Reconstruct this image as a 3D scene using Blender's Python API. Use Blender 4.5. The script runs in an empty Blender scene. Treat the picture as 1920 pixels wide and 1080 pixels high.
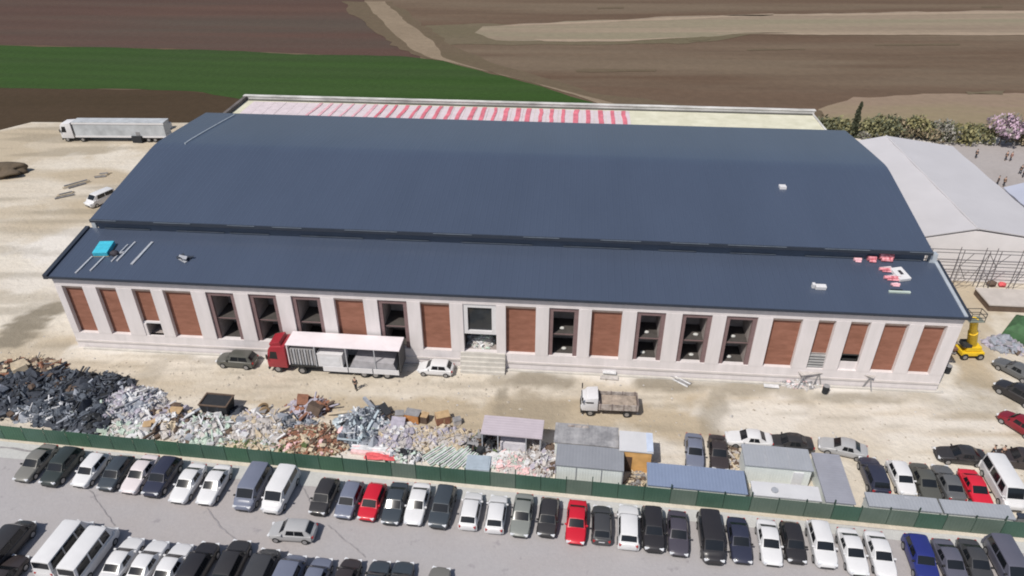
import bpy, bmesh, math, random
from mathutils import Vector, Matrix, noise
random.seed(11)
scn = bpy.context.scene
col = scn.collection
R = math.radians

# ------------------------------------------------------------------ camera model (metres; camera over the origin looking along +Y)
F = 1360.0; P = math.atan(0.632); H = 52.0
def at(px, py, z=0.0):
    """point of the place at height z seen at a spot of the photograph"""
    x = (px - 960) / F; y = -(py - 540) / F
    d = (x, math.cos(P) + y * math.sin(P), -math.sin(P) + y * math.cos(P))
    t = (z - H) / d[2]
    return Vector((d[0] * t, d[1] * t, z))
AZ = R(4.7)      # building grid
LZ = R(7.2)      # fence / car park grid
def rotp(u, v, a, z=0.0):
    return Vector((u * math.cos(a) + v * math.sin(a), -u * math.sin(a) + v * math.cos(a), z))
def uvp(p, a):
    return (p.x * math.cos(a) - p.y * math.sin(a), p.x * math.sin(a) + p.y * math.cos(a))

# ------------------------------------------------------------------ tagging
def tag(o, label=None, cat=None, group=None, kind=None):
    if label: o['label'] = label
    if cat: o['category'] = cat
    if group: o['group'] = group
    if kind: o['kind'] = kind
    return o
def empty(name, loc, rz=0.0):
    o = bpy.data.objects.new(name, None); col.objects.link(o)
    o.location = loc; o.rotation_euler = (0, 0, rz); o.empty_display_size = 0.3
    return o

# ------------------------------------------------------------------ materials
MATS = {}
def mat(name, c, rough=0.7, var=0.12, scale=1.5, metal=0.0, bump=0.0, coat=0.0, c2=None, detail=5.0, stretch=None, bscale=None, spec=0.5):
    if name in MATS: return MATS[name]
    m = bpy.data.materials.new(name); m.use_nodes = True
    nt = m.node_tree; n = nt.nodes; l = nt.links
    b = n['Principled BSDF']
    b.inputs['Roughness'].default_value = rough; b.inputs['Metallic'].default_value = metal
    b.inputs['Coat Weight'].default_value = coat; b.inputs['Specular IOR Level'].default_value = spec
    tc = n.new('ShaderNodeTexCoord'); mp = n.new('ShaderNodeMapping')
    if stretch: mp.inputs['Scale'].default_value = stretch
    l.new(tc.outputs['Object'], mp.inputs['Vector'])
    nz = n.new('ShaderNodeTexNoise'); nz.inputs['Scale'].default_value = scale; nz.inputs['Detail'].default_value = detail
    nz.inputs['Roughness'].default_value = 0.62
    l.new(mp.outputs['Vector'], nz.inputs['Vector'])
    mr = n.new('ShaderNodeMapRange'); mr.inputs['From Min'].default_value = 0.3; mr.inputs['From Max'].default_value = 0.7
    l.new(nz.outputs['Fac'], mr.inputs['Value'])
    mx = n.new('ShaderNodeMix'); mx.data_type = 'RGBA'
    a = [max(0, v * (1 - var)) for v in c]; d = [min(1, v * (1 + var)) for v in (c2 or c)]
    mx.inputs[6].default_value = (*a, 1); mx.inputs[7].default_value = (*d, 1)
    l.new(mr.outputs['Result'], mx.inputs[0]); l.new(mx.outputs[2], b.inputs['Base Color'])
    if bump:
        nb = n.new('ShaderNodeTexNoise'); nb.inputs['Scale'].default_value = bscale or scale * 4; nb.inputs['Detail'].default_value = 4
        l.new(tc.outputs['Object'], nb.inputs['Vector'])
        bp = n.new('ShaderNodeBump'); bp.inputs['Strength'].default_value = bump; bp.inputs['Distance'].default_value = 0.2
        l.new(nb.outputs['Fac'], bp.inputs['Height']); l.new(bp.outputs['Normal'], b.inputs['Normal'])
    MATS[name] = m
    return m
def ribbed(name, c, pitch=0.25, axis='X', var=0.12, rough=0.55, strength=0.22, c2=None, dirt=0.0):
    """sheet-metal / corrugated material: bump ribs plus weathering"""
    if name in MATS: return MATS[name]
    m = mat(name, c, rough, var, 0.7, c2=c2, detail=7)
    nt = m.node_tree; n = nt.nodes; l = nt.links; b = n['Principled BSDF']
    tc = n.new('ShaderNodeTexCoord')
    w = n.new('ShaderNodeTexWave'); w.wave_type = 'BANDS'; w.bands_direction = axis
    w.inputs['Scale'].default_value = 2 * math.pi / pitch / 20.0 * 1.0
    l.new(tc.outputs['Object'], w.inputs['Vector'])
    bp = n.new('ShaderNodeBump'); bp.inputs['Strength'].default_value = strength; bp.inputs['Distance'].default_value = 0.05
    l.new(w.outputs['Fac'], bp.inputs['Height']); l.new(bp.outputs['Normal'], b.inputs['Normal'])
    return m

# ------------------------------------------------------------------ mesh builder
class MB:
    def __init__(s): s.v = []; s.f = []; s.m = []; s.mats = []
    def mi(s, m):
        if m not in s.mats: s.mats.append(m)
        return s.mats.index(m)
    def face(s, pts, m):
        k = len(s.v); s.v += [tuple(p) for p in pts]; s.f.append(tuple(range(k, k + len(pts)))); s.m.append(s.mi(m))
    def box(s, c, d, m, rz=0.0, tilt=None):
        M = Matrix.Rotation(rz, 3, 'Z')
        if tilt: M = M @ Matrix.Rotation(tilt[0], 3, 'X') @ Matrix.Rotation(tilt[1], 3, 'Y')
        k = len(s.v); c = Vector(c)
        for x in (-.5, .5):
            for y in (-.5, .5):
                for z in (-.5, .5): s.v.append(tuple(c + M @ Vector((x * d[0], y * d[1], z * d[2]))))
        for f in ((0, 1, 3, 2), (4, 6, 7, 5), (0, 4, 5, 1), (2, 3, 7, 6), (0, 2, 6, 4), (1, 5, 7, 3)):
            s.f.append(tuple(k + i for i in f)); s.m.append(s.mi(m))
    def bx(s, x0, x1, y0, y1, z0, z1, m): s.box(((x0 + x1) / 2, (y0 + y1) / 2, (z0 + z1) / 2), (x1 - x0, y1 - y0, z1 - z0), m)
    def tube(s, a, b, r, m, n=8, r2=None):
        a = Vector(a); b = Vector(b); d = (b - a).normalized()
        e = d.orthogonal().normalized(); g = d.cross(e); k = len(s.v); r2 = r if r2 is None else r2
        for p, q in ((a, r), (b, r2)):
            for i in range(n):
                t = 2 * math.pi * i / n; s.v.append(tuple(p + (e * math.cos(t) + g * math.sin(t)) * q))
        for i in range(n):
            j = (i + 1) % n; s.f.append((k + i, k + j, k + n + j, k + n + i)); s.m.append(s.mi(m))
        s.f.append(tuple(k + i for i in reversed(range(n)))); s.m.append(s.mi(m))
        s.f.append(tuple(k + n + i for i in range(n))); s.m.append(s.mi(m))
    def loft(s, rings, m, caps=True, closed=True):
        k = len(s.v); n = len(rings[0])
        for r in rings: s.v += [tuple(p) for p in r]
        for i in range(len(rings) - 1):
            for j in range(n if closed else n - 1):
                q = (j + 1) % n
                s.f.append((k + i * n + j, k + i * n + q, k + (i + 1) * n + q, k + (i + 1) * n + j)); s.m.append(s.mi(m))
        if caps:
            s.f.append(tuple(k + j for j in reversed(range(n)))); s.m.append(s.mi(m))
            s.f.append(tuple(k + (len(rings) - 1) * n + j for j in range(n))); s.m.append(s.mi(m))
    def prism(s, pts, z0, z1, m):
        """vertical prism from a ground outline"""
        k = len(s.v); n = len(pts)
        for p in pts: s.v.append((p[0], p[1], z0))
        for p in pts: s.v.append((p[0], p[1], z1))
        for i in range(n):
            j = (i + 1) % n; s.f.append((k + i, k + j, k + n + j, k + n + i)); s.m.append(s.mi(m))
        s.f.append(tuple(k + i for i in reversed(range(n)))); s.m.append(s.mi(m))
        s.f.append(tuple(k + n + i for i in range(n))); s.m.append(s.mi(m))
    def ext(s, prof, a, b, m, axis='y'):
        """extrude a profile (list of (p,q)) along an axis from a to b; axis y: (x,z) profile; axis x: (y,z) profile"""
        A = [(p, a, q) if axis == 'y' else (a, p, q) for p, q in prof]
        B = [(p, b, q) if axis == 'y' else (b, p, q) for p, q in prof]
        s.loft([A, B], m)
    def sheet(s, c, sx, sy, m, rz=0.0, amp=0.15, n=5, sag=0.0, seed=0.0):
        """a crumpled sheet or tarpaulin with a little thickness of folds"""
        k = len(s.v); M = Matrix.Rotation(rz, 3, 'Z'); c = Vector(c)
        for i in range(n + 1):
            for j in range(n + 1):
                x = (i / n - .5); y = (j / n - .5)
                z = amp * noise.noise(Vector((x * 3.1 + seed, y * 3.1 - seed, seed * 1.7))) * 1.6 - sag * (x * x + y * y) * 4
                s.v.append(tuple(c + M @ Vector((x * sx + random.uniform(-.04, .04) * sx, y * sy + random.uniform(-.04, .04) * sy, z))))
        for i in range(n):
            for j in range(n):
                s.f.append((k + i * (n + 1) + j, k + (i + 1) * (n + 1) + j, k + (i + 1) * (n + 1) + j + 1, k + i * (n + 1) + j + 1)); s.m.append(s.mi(m))
    def build(s, name, parent=None, smooth=None, bevel=None, loc=None, rz=None, weld=False):
        me = bpy.data.meshes.new(name); me.from_pydata(s.v, [], s.f)
        for m in s.mats: me.materials.append(m)
        me.polygons.foreach_set('material_index', s.m)
        bm = bmesh.new(); bm.from_mesh(me)
        if bevel:
            bmesh.ops.remove_doubles(bm, verts=bm.verts, dist=1e-5)
            bmesh.ops.bevel(bm, geom=[e for e in bm.edges if len(e.link_faces) == 2 and e.calc_face_angle(0) > 0.35], offset=bevel, segments=2, affect='EDGES', profile=0.6, clamp_overlap=True)
        if weld: bmesh.ops.remove_doubles(bm, verts=bm.verts, dist=.02)
        bmesh.ops.recalc_face_normals(bm, faces=bm.faces)
        bm.to_mesh(me); bm.free()
        if smooth is not None:
            me.shade_smooth(); me.set_sharp_from_angle(angle=R(smooth))
        o = bpy.data.objects.new(name, me); col.objects.link(o)
        if parent: o.parent = parent
        if loc is not None: o.location = loc
        if rz is not None: o.rotation_euler = (0, 0, rz)
        return o
def one(name, c, d, m, parent=None, bevel=None, rz=0.0):
    b = MB(); b.box(c, d, m, rz); return b.build(name, parent, bevel=bevel)

# ------------------------------------------------------------------ light, sky, camera
SH = Vector((0.45, 0.56, -1.0)).normalized()           # direction the sunlight travels
el = math.asin(-SH.z)
w = bpy.data.worlds.new('World'); scn.world = w; w.use_nodes = True
nt = w.node_tree; bg = nt.nodes['Background']
sky = nt.nodes.new('ShaderNodeTexSky'); sky.sky_type = 'NISHITA'; sky.sun_disc = False
sky.sun_elevation = el; sky.sun_rotation = math.atan2(-SH.x, -SH.y); sky.air_density = 1.0; sky.dust_density = 1.6
nt.links.new(sky.outputs['Color'], bg.inputs['Color']); bg.inputs['Strength'].default_value = 0.10
sun = bpy.data.lights.new('sun', 'SUN'); sun.energy = 4.6; sun.angle = R(0.53); sun.color = (1.0, 0.95, 0.88)
so = bpy.data.objects.new('sun', sun); col.objects.link(so)
so.rotation_euler = SH.to_track_quat('-Z', 'Y').to_euler(); so.location = (-40, -40, 120)
cam = bpy.data.cameras.new('camera'); co = bpy.data.objects.new('camera', cam); col.objects.link(co)
cam.sensor_width = 36.0; cam.lens = 36.0 * F / 1920.0; cam.clip_end = 6000; cam.clip_start = 0.5
co.location = (0, 0, H); co.rotation_euler = (math.pi / 2 - P, 0, 0)
scn.camera = co
scn.view_settings.view_transform = 'Standard'; scn.view_settings.look = 'None'
scn.view_settings.exposure = -0.14; scn.view_settings.gamma = 1.0
scn.cycles.filter_width = 1.9
scn.cycles.max_bounces = 5

# ------------------------------------------------------------------ ground
def ground_mat(name, c1, c2, s1, stretch=(1, 1, 1), s2=None, amt2=0.25, c3=None, s3=0.02, rough=0.95, bump=0.25, furrow=None, spots=None):
    m = bpy.data.materials.new(name); m.use_nodes = True
    nt = m.node_tree; n = nt.nodes; l = nt.links; b = n['Principled BSDF']; b.inputs['Roughness'].default_value = rough
    b.inputs['Specular IOR Level'].default_value = 0.15
    tc = n.new('ShaderNodeTexCoord'); mp = n.new('ShaderNodeMapping'); mp.inputs['Scale'].default_value = stretch
    mp.inputs['Rotation'].default_value = (0, 0, AZ)
    l.new(tc.outputs['Object'], mp.inputs['Vector'])
    def nz(sc, det=6, vec=None, lo=.3, hi=.7):
        q = n.new('ShaderNodeTexNoise'); q.inputs['Scale'].default_value = sc; q.inputs['Detail'].default_value = det; q.inputs['Roughness'].default_value = .65
        l.new(vec or mp.outputs['Vector'], q.inputs['Vector'])
        r = n.new('ShaderNodeMapRange'); r.inputs['From Min'].default_value = lo; r.inputs['From Max'].default_value = hi
        l.new(q.outputs['Fac'], r.inputs['Value']); return r.outputs['Result']
    def mix(f, A, B, mode='MIX'):
        x = n.new('ShaderNodeMix'); x.data_type = 'RGBA'; x.blend_type = mode
        for sock, val in ((0, f), (6, A), (7, B)):
            if hasattr(val, 'is_output'): l.new(val, x.inputs[sock])
            elif sock == 0: x.inputs[0].default_value = val
            else: x.inputs[sock].default_value = (*val, 1)
        return x.outputs[2]
    c = mix(nz(s1), c1, c2)
    if c3: c = mix(nz(s3, 4, lo=.45, hi=.62), c, c3)
    g = nz(s2 or s1 * 12, 4, tc.outputs['Object'], .2, .8)
    if spots: c = mix(nz(spots[0], 3, tc.outputs['Object'], spots[1], spots[1] + .07), c, spots[2])
    if furrow:
        m2 = n.new('ShaderNodeMapping'); m2.inputs['Rotation'].default_value = (0, 0, AZ + .02); l.new(tc.outputs['Object'], m2.inputs['Vector'])
        wv = n.new('ShaderNodeTexWave'); wv.bands_direction = 'Y'; wv.inputs['Scale'].default_value = .314 / furrow[0]; wv.inputs['Distortion'].default_value = 2.5; wv.inputs['Detail'].default_value = 2; wv.inputs['Detail Scale'].default_value = .4
        l.new(m2.outputs['Vector'], wv.inputs['Vector'])
        fr = n.new('ShaderNodeMapRange'); fr.inputs['To Min'].default_value = 1 - furrow[1]; fr.inputs['To Max'].default_value = 1 + furrow[1]; l.new(wv.outputs['Fac'], fr.inputs['Value'])
        cb = n.new('ShaderNodeCombineXYZ')
        for q in range(3): l.new(fr.outputs['Result'], cb.inputs[q])
        c = mix(1.0, c, cb.outputs[0], 'MULTIPLY')
    k = 1 - amt2
    x = mix(g, (k, k, k), (1 + amt2 * .8,) * 3); c = mix(1.0, c, x, 'MULTIPLY')
    bp = n.new('ShaderNodeBump'); bp.inputs['Strength'].default_value = bump; bp.inputs['Distance'].default_value = 0.3
    l.new(g, bp.inputs['Height']); l.new(bp.outputs['Normal'], b.inputs['Normal'])
    m['out'] = 1
    return m, n, l, b, c, mix, nz
def simple_ground(*a, **k):
    m, n, l, b, c, mix, nz = ground_mat(*a, **k); l.new(c, b.inputs['Base Color']); return m

def flat(name, pts, z, m, wob=0.0, step=3.0, kind='structure'):
    """ground sheet from an outline with an irregular edge"""
    out = []
    N = len(pts)
    for i in range(N):
        a = Vector(pts[i]).to_2d(); b = Vector(pts[(i + 1) % N]).to_2d(); L = (b - a).length
        k = max(1, min(60, int(L / step))) if wob else 1
        nrm = Vector((-(b - a).y, (b - a).x)).normalized()
        for j in range(k):
            p = a.lerp(b, j / k)
            if wob and j: p += nrm * (noise.noise(Vector((p.x * .07, p.y * .07, 3.3))) * 2 + noise.noise(Vector((p.x * .4, p.y * .4, 9.3)))) * wob
            out.append(p)
    bm = bmesh.new(); vs = [bm.verts.new((p.x, p.y, z)) for p in out]; f = bm.faces.new(vs)
    bm.normal_update()
    if f.normal.z < 0: f.normal_flip()
    bmesh.ops.triangulate(bm, faces=bm.faces)
    me = bpy.data.meshes.new(name); bm.to_mesh(me); bm.free(); me.materials.append(m)
    o = bpy.data.objects.new(name, me); col.objects.link(o); tag(o, kind=kind); return o
def px(*pp): return [at(*p) for p in pp]

m_field = simple_ground('field_soil', (.100, .064, .042), (.134, .093, .065), .02, (.22, 2.2, 1), .5, .14, c3=(.150, .112, .078), s3=.016, furrow=(11, .035))
m_dark = simple_ground('dark_soil', (.054, .037, .021), (.068, .045, .028), .03, (.3, 1.5, 1), .6, .14)
m_red = simple_ground('red_soil', (.075, .045, .037), (.100, .060, .046), .022, (.22, 2.4, 1), .6, .12, c3=(.082, .062, .049), s3=.012, furrow=(13, .035))
m_green = simple_ground('young_crop', (.030, .066, .013), (.038, .073, .019), .03, (.22, 2.4, 1), .9, .2, c3=(.037, .064, .020), s3=.014, furrow=(7, .05))
m_track = simple_ground('track_dust', (.25, .195, .138), (.20, .155, .108), .06, (1, 1, 1), .5, .15)
m_band = simple_ground('dry_bed', (.31, .245, .18), (.20, .155, .115), .05, (.12, 2.8, 1), .4, .12, c3=(.225, .195, .135), s3=.03)
m_taupe = simple_ground('taupe_soil', (.265, .195, .142), (.235, .175, .128), .03, (.3, 1.6, 1), .5, .12, c3=(.23, .195, .115), s3=.02)
m_verge = simple_ground('verge_soil', (.128, .094, .064), (.118, .092, .058), .05, (.6, 1.4, 1), .5, .15)
m_streak = simple_ground('pale_streak', (.33, .26, .195), (.29, .225, .165), .05, (.2, 2, 1), .5, .15)
m_grass = simple_ground('dry_grass', (.125, .105, .065), (.145, .115, .078), .05, (.3, 1.6, 1), .5, .15)
flat('ground', [(-2600, -400), (2600, -400), (2600, 4200), (-2600, 4200)], 0.0, m_field)
flat('red_field', px((-900, -20), (640, -30), (690, 5), (780, 100), (790, 112), (620, 104), (350, 92), (0, 84), (-900, 70)), .02, m_red, .8)
flat('dark_field', px((-900, 150), (0, 160), (330, 168), (500, 180), (520, 240), (60, 240), (0, 255), (-900, 470)), .02, m_dark, .8)
flat('crop_field', px((-900, 75), (0, 85), (350, 93), (620, 103), (760, 106), (830, 114), (885, 129), (1000, 158), (1110, 192), (1130, 210), (560, 205), (400, 178), (330, 170), (0, 165), (-900, 150)), .04, m_green, .7)
flat('dry_grass_verge', px((800, 48), (905, 44), (1300, 62), (1450, 60), (1290, 82), (1040, 84), (880, 83), (820, 86), (770, 60)), .06, m_grass, .9)
flat('taupe_field', px((1535, 205), (1600, 182), (1760, 176), (2700, 172), (2700, 275), (1530, 262)), .05, m_taupe, 1.0)
flat('dry_stream_bed', px((905, 50), (1060, 40), (1300, 30), (1620, 24), (1920, 20), (2700, 8), (2700, 70), (1920, 64), (1620, 63), (1400, 62), (1290, 72), (1100, 78), (930, 76), (890, 62)), .08, m_band, .9)
flat('track_verge', px((640, 3), (735, 3), (785, 40), (840, 82), (880, 100), (1000, 140), (1130, 178), (1300, 200), (1540, 208), (1540, 225), (1180, 222), (1128, 197), (1005, 158), (885, 127), (800, 110), (730, 85), (665, 30)), .09, m_verge, 1.2)
flat('dirt_track', px((682, 3), (722, 3), (760, 40), (815, 82), (830, 108), (900, 130), (1010, 158), (1120, 186), (1200, 210), (1165, 212), (1112, 191), (1005, 157), (885, 128), (810, 110), (770, 92), (730, 55)), .10, m_track, .5)

for q in ([(930, 50), (1060, 42), (1280, 33), (1450, 26), (1450, 29), (1280, 37), (1060, 46)], [(1300, 30), (1600, 26), (1930, 21), (1930, 25), (1600, 30)], [(1330, 64), (1600, 62), (1930, 62), (1930, 67), (1600, 66)], [(1000, 74), (1180, 74), (1300, 70), (1180, 78), (1020, 78)]):
    flat('stream_edge', px(*q), .11, m_streak, .5)
for q in ([(1640, 83), (1800, 82), (1800, 85), (1640, 86)], [(1400, 92), (1510, 91), (1510, 94), (1400, 95)], [(1080, 131), (1230, 130), (1230, 134), (1080, 135)], [(1120, 14), (1170, 13), (1170, 16), (1120, 17)], [(1840, 12), (1880, 12), (1880, 15), (1840, 15)]):
    flat('field_streak', px(*q), .07, m_verge, .5)
for q in ([(1285, 72), (1330, 70), (1325, 76), (1290, 78)], [(1810, 172), (1885, 170), (1880, 178), (1815, 178)]):
    flat('dark_scrub_patch', px(*q), .12, m_grass, .9, 1.5)

# yard: one dense sheet carrying stains (damp ground, wheel tracks, pale dust) as a painted-on-the-ground map
def yard():
    m, n, l, b, c, mix, nz = ground_mat('yard_sand', (.55, .495, .415), (.615, .57, .50), .06, (.5, 1.4, 1), 1.3, .12, c3=(.51, .45, .365), s3=.045, bump=.35)
    at_ = n.new('ShaderNodeAttribute'); at_.attribute_name = 'stain'
    sp = n.new('ShaderNodeSeparateColor'); l.new(at_.outputs['Color'], sp.inputs[0])
    c = mix(sp.outputs[2], c, (.62, .585, .54)); c = mix(sp.outputs[1], c, (.40, .33, .235)); c = mix(sp.outputs[0], c, (.205, .178, .135))
    l.new(c, b.inputs['Base Color'])
    bm = bmesh.new()
    x0, x1, y0, y1, st = -175, 135, 40, 170, .62
    nx = int((x1 - x0) / st); ny = int((y1 - y0) / st)
    vs = [[bm.verts.new((x0 + i * st, y0 + j * st, .12)) for j in range(ny + 1)] for i in range(nx + 1)]
    for i in range(nx):
        for j in range(ny): bm.faces.new((vs[i][j], vs[i + 1][j], vs[i + 1][j + 1], vs[i][j + 1]))
    def cut(a, b_):        # keep the left side of a->b
        d = (b_ - a); nrm = Vector((d.y, -d.x, 0))
        bmesh.ops.bisect_plane(bm, geom=bm.verts[:] + bm.edges[:] + bm.faces[:], plane_co=a, plane_no=nrm, clear_outer=True)
    cut(rotp(-200, 46.3, LZ), rotp(200, 46.3, LZ))
    cut(at(1980, 262), at(1300, 240)); cut(at(330, 231), at(62, 230)); cut(at(60, 230), at(0, 245))
    me = bpy.data.meshes.new('yard_ground'); bm.to_mesh(me); bm.free(); me.materials.append(m)
    stains = []   # px centre, radii in metres (along, across), channel, strength
    for q in [(1010, 716, 4.6, 2.0, 0, .8), (945, 712, 2.2, 1.4, 0, .5), (1000, 772, 4.5, 3.4, 0, .5), (1245, 724, 4.2, 1.8, 0, .8), (1385, 732, 5, 1.5, 0, .62), (1345, 760, 1.8, 3.0, 0, .55),
              (1335, 792, 1.6, 3.4, 0, .5), (1480, 735, 3, 3.2, 0, .5), (1620, 748, 6.0, 1.2, 0, .65), (1720, 742, 5, 1.4, 0, .45), (945, 742, .8, 1.5, 0, .7), (943, 765, .7, 1.2, 0, .65), (1100, 735, 5, 1.5, 0, .25),
              (1310, 722, 3.5, 1.2, 0, .5), (340, 672, 9, .9, 0, .4), (290, 700, 2, 2.5, 0, .35), (560, 760, 9, .9, 1, .8), (620, 745, 12, .8, 1, .5),
              (8, 645, 3, 1.6, 0, .9), (28, 630, 3, 1.5, 0, .9), (48, 614, 3, 1.4, 0, .95), (68, 600, 3, 1.3, 0, .9), (88, 585, 3, 1.2, 0, .95), (104, 574, 2.6, 1.0, 0, .9), (110, 640, 4, 2, 1, .8), (30, 560, 12, 2, 0, .3), (40, 640, 8, 2.5, 1, .6), (60, 400, 12, 3, 1, .6), (20, 470, 14, 2, 0, .3), (30, 435, 14, 1.6, 0, .25), (200, 250, 30, 10, 1, .5), (60, 270, 25, 10, 1, .65),
              (760, 765, 14, 2.2, 1, .9), (900, 790, 9, 2.5, 1, .9), (1040, 775, 9, 3, 1, .85), (1260, 790, 6, 4, 1, .9), (1210, 775, 5, 2, 1, .8), (640, 762, 10, 1.5, 1, .7), (560, 700, 12, 2.5, 1, .35),
              (1820, 690, 3, 8, 1, .9), (1815, 640, 3, 8, 1, .8), (1800, 570, 5, 9, 1, .8), (1560, 800, 5, 6, 1, .3), (1860, 740, 3, 4, 0, .3), (1790, 760, 6, 3, 0, .3), (440, 725, 14, 2, 1, .3), (180, 690, 9, 1.6, 1, .5), (380, 735, 8, 1.2, 1, .5),
              (100, 470, 7, 7, 2, .9), (60, 530, 8, 3, 2, .6), (120, 560, 4, 5, 2, .5), (1000, 690, 60, 2.2, 2, .8), (300, 652, 25, 2.0, 2, .8), (1600, 720, 22, 2.2, 2, .9), (960, 870, 6, 3, 2, .9), (840, 850, 7, 3, 2, .9), (700, 840, 8, 3, 2, .6), (480, 800, 9, 3, 2, .7), (270, 790, 6, 3, 2, .7),
              (1880, 320, 26, 30, 2, 1), (1840, 480, 16, 8, 2, .8), (1500, 790, 12, 4, 2, .5), (1700, 800, 12, 4, 2, .4), (1280, 850, 5, 4, 2, .4)]:
        p = at(q[0], q[1]); stains.append((p.x, p.y) + q[2:])
    attr = me.color_attributes.new('stain', 'FLOAT_COLOR', 'POINT')
    data = []
    ca, sa = math.cos(AZ), math.sin(AZ)
    for v in me.vertices:
        x, y = v.co.x, v.co.y; rgb = [0, 0, 0]
        wx = noise.fractal(Vector((x * .22, y * .22, 1.0)), 1.0, 2.0, 4); wy = noise.fractal(Vector((x * .22, y * .22, 7.0)), 1.0, 2.0, 4)
        for sx, sy, rx, ry, ch, k in stains:
            dx, dy = x - sx, y - sy
            if abs(dx) > rx * 2.5 + 2 or abs(dy) > ry * 2.5 + 3: continue
            u = (dx * ca - dy * sa) / rx + wx * .55; w_ = (dx * sa + dy * ca) / ry + wy * .55
            t = 1.0 - math.sqrt(u * u + w_ * w_); t = max(0.0, min(1.0, t * 2.3))
            t = t * t * (3 - 2 * t) * k
            if t > rgb[ch]: rgb[ch] = t
        # wheel tracks running along the front of the hall
        uu, vv = x * ca - y * sa, x * sa + y * ca
        if 50 < vv < 62:
            tr = noise.noise(Vector((uu * .03, vv * 1.1, 4.0))); rgb[1] = max(rgb[1], max(0, min(.6, (tr - .12) * 2.2)))
            tr = noise.noise(Vector((uu * .05 + 3, vv * 1.6, 8.0))); rgb[0] = max(rgb[0], max(0, min(.3, (tr - .22) * 2.0)))
        if uu < -58:
            tr = noise.noise(Vector((uu * .04 + vv * .05, vv * .35 - uu * .05, 14.0))); rgb[0] = max(rgb[0], max(0, min(.4, (tr - .12) * 2.4)))
            tr = noise.noise(Vector((uu * .06, vv * .12, 24.0))); rgb[1] = max(rgb[1], max(0, min(.85, (tr + .12) * 2.2)))
        data += [rgb[0], rgb[1], rgb[2], 1.0]
    attr.data.foreach_set('color', data)
    o = bpy.data.objects.new('yard_ground', me); col.objects.link(o); tag(o, kind='structure')
yard()
def loose_stones():
    m1 = simple_ground('loose_stone', (.46, .42, .36), (.30, .26, .21), .3); m2 = simple_ground('litter_bits', (.60, .58, .56), (.25, .24, .23), .5)
    V = []; Fc = []; M = []
    for k in range(1500):
        u = random.uniform(-75, 62); v = random.uniform(49, 63.5) if random.random() < .62 else random.uniform(60, 120)
        if v > 63.6 and -58 < u < 43.5: continue
        s_ = random.uniform(.05, .16) * (1 if random.random() < .93 else 2); p = rotp(u, v, AZ, .13); b0 = len(V)
        for d in ((1, 0, 0), (-1, 0, 0), (0, 1, 0), (0, -1, 0), (0, 0, .8)): V.append((p.x + d[0] * s_ * random.uniform(.6, 1.3), p.y + d[1] * s_ * random.uniform(.6, 1.3), p.z + d[2] * s_ * random.uniform(.5, 1)))
        for f in ((0, 2, 4), (2, 1, 4), (1, 3, 4), (3, 0, 4)): Fc.append(tuple(b0 + i for i in f)); M.append(1 if k % 5 == 0 else 0)
    me = bpy.data.meshes.new('loose_stones'); me.from_pydata(V, [], Fc); me.materials.append(m1); me.materials.append(m2); me.polygons.foreach_set('material_index', M)
    o = bpy.data.objects.new('loose_stones', me); col.objects.link(o); tag(o, 'small stones and bits of litter scattered over the sandy yard', 'stones', kind='stuff')
loose_stones()

m_lot = simple_ground('grey_hardstanding', (.335, .305, .295), (.37, .34, .33), .06, (1, 1, 1), 1.5, .08, c3=(.32, .29, .275), s3=.04)
flat('hardstanding', [at(1775, 268), at(2060, 276), at(2060, 420), at(1840, 420)], .16, m_lot, .4)
# car park
m_asph = simple_ground('dusty_asphalt', (.340, .325, .330), (.37, .352, .355), .035, (.8, 1.2, 1), 4.0, .07, c3=(.350, .325, .322), s3=.05, rough=.9, bump=.12, spots=(.55, .64, (.285, .268, .275)))
m_conc = simple_ground('pale_concrete', (.44, .44, .43), (.50, .495, .48), .12, (1, 1, 1), 2.5, .10, rough=.9, bump=.15)
m_seam = mat('tar_seam', (.265, .25, .255), .8, .2, 2)
flat('car_park', [rotp(-220, 46.3, LZ), rotp(180, 46.3, LZ), rotp(180, -60, LZ), rotp(-220, -60, LZ)], .13, m_asph)
flat('concrete_strip', [rotp(-220, 46.3, LZ), rotp(180, 46.3, LZ), rotp(180, 45.2, LZ), rotp(20, 45.1, LZ), rotp(-5, 44.9, LZ), rotp(-50, 44.5, LZ), rotp(-220, 43.5, LZ)], .16, m_conc, .15, 1.5)
def seam(name, pts, wd=.06):
    q = [at(*p, .18) for p in pts]; bm = bmesh.new(); prev = None; fine = []
    for a, b in zip(q, q[1:]):
        for k in range(6): fine.append(a.lerp(b, k / 6) + Vector((random.uniform(-.06, .06), random.uniform(-.06, .06), 0)))
    fine.append(q[-1])
    for i, p in enumerate(fine):
        d = (fine[min(i + 1, len(fine) - 1)] - fine[max(i - 1, 0)]).normalized(); nn = Vector((-d.y, d.x, 0)) * wd * random.uniform(.5, 1.2)
        cur = (bm.verts.new(p + nn), bm.verts.new(p - nn))
        if prev: bm.faces.new((prev[0], prev[1], cur[1], cur[0]))
        prev = cur
    bmesh.ops.recalc_face_normals(bm, faces=bm.faces)
    me = bpy.data.meshes.new(name); bm.to_mesh(me); bm.free(); me.materials.append(m_seam)
    o = bpy.data.objects.new(name, me); col.objects.link(o); tag(o, kind='structure')
seam('asphalt_crack', [(168, 918), (185, 945), (215, 985)]); seam('asphalt_crack', [(388, 952), (410, 985), (442, 1012)]); seam('asphalt_crack', [(615, 985), (650, 1015), (685, 1045)])
seam('asphalt_crack', [(560, 905), (575, 925), (582, 945)], .05); seam('asphalt_crack', [(0, 838), (60, 846)], .12)
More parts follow.
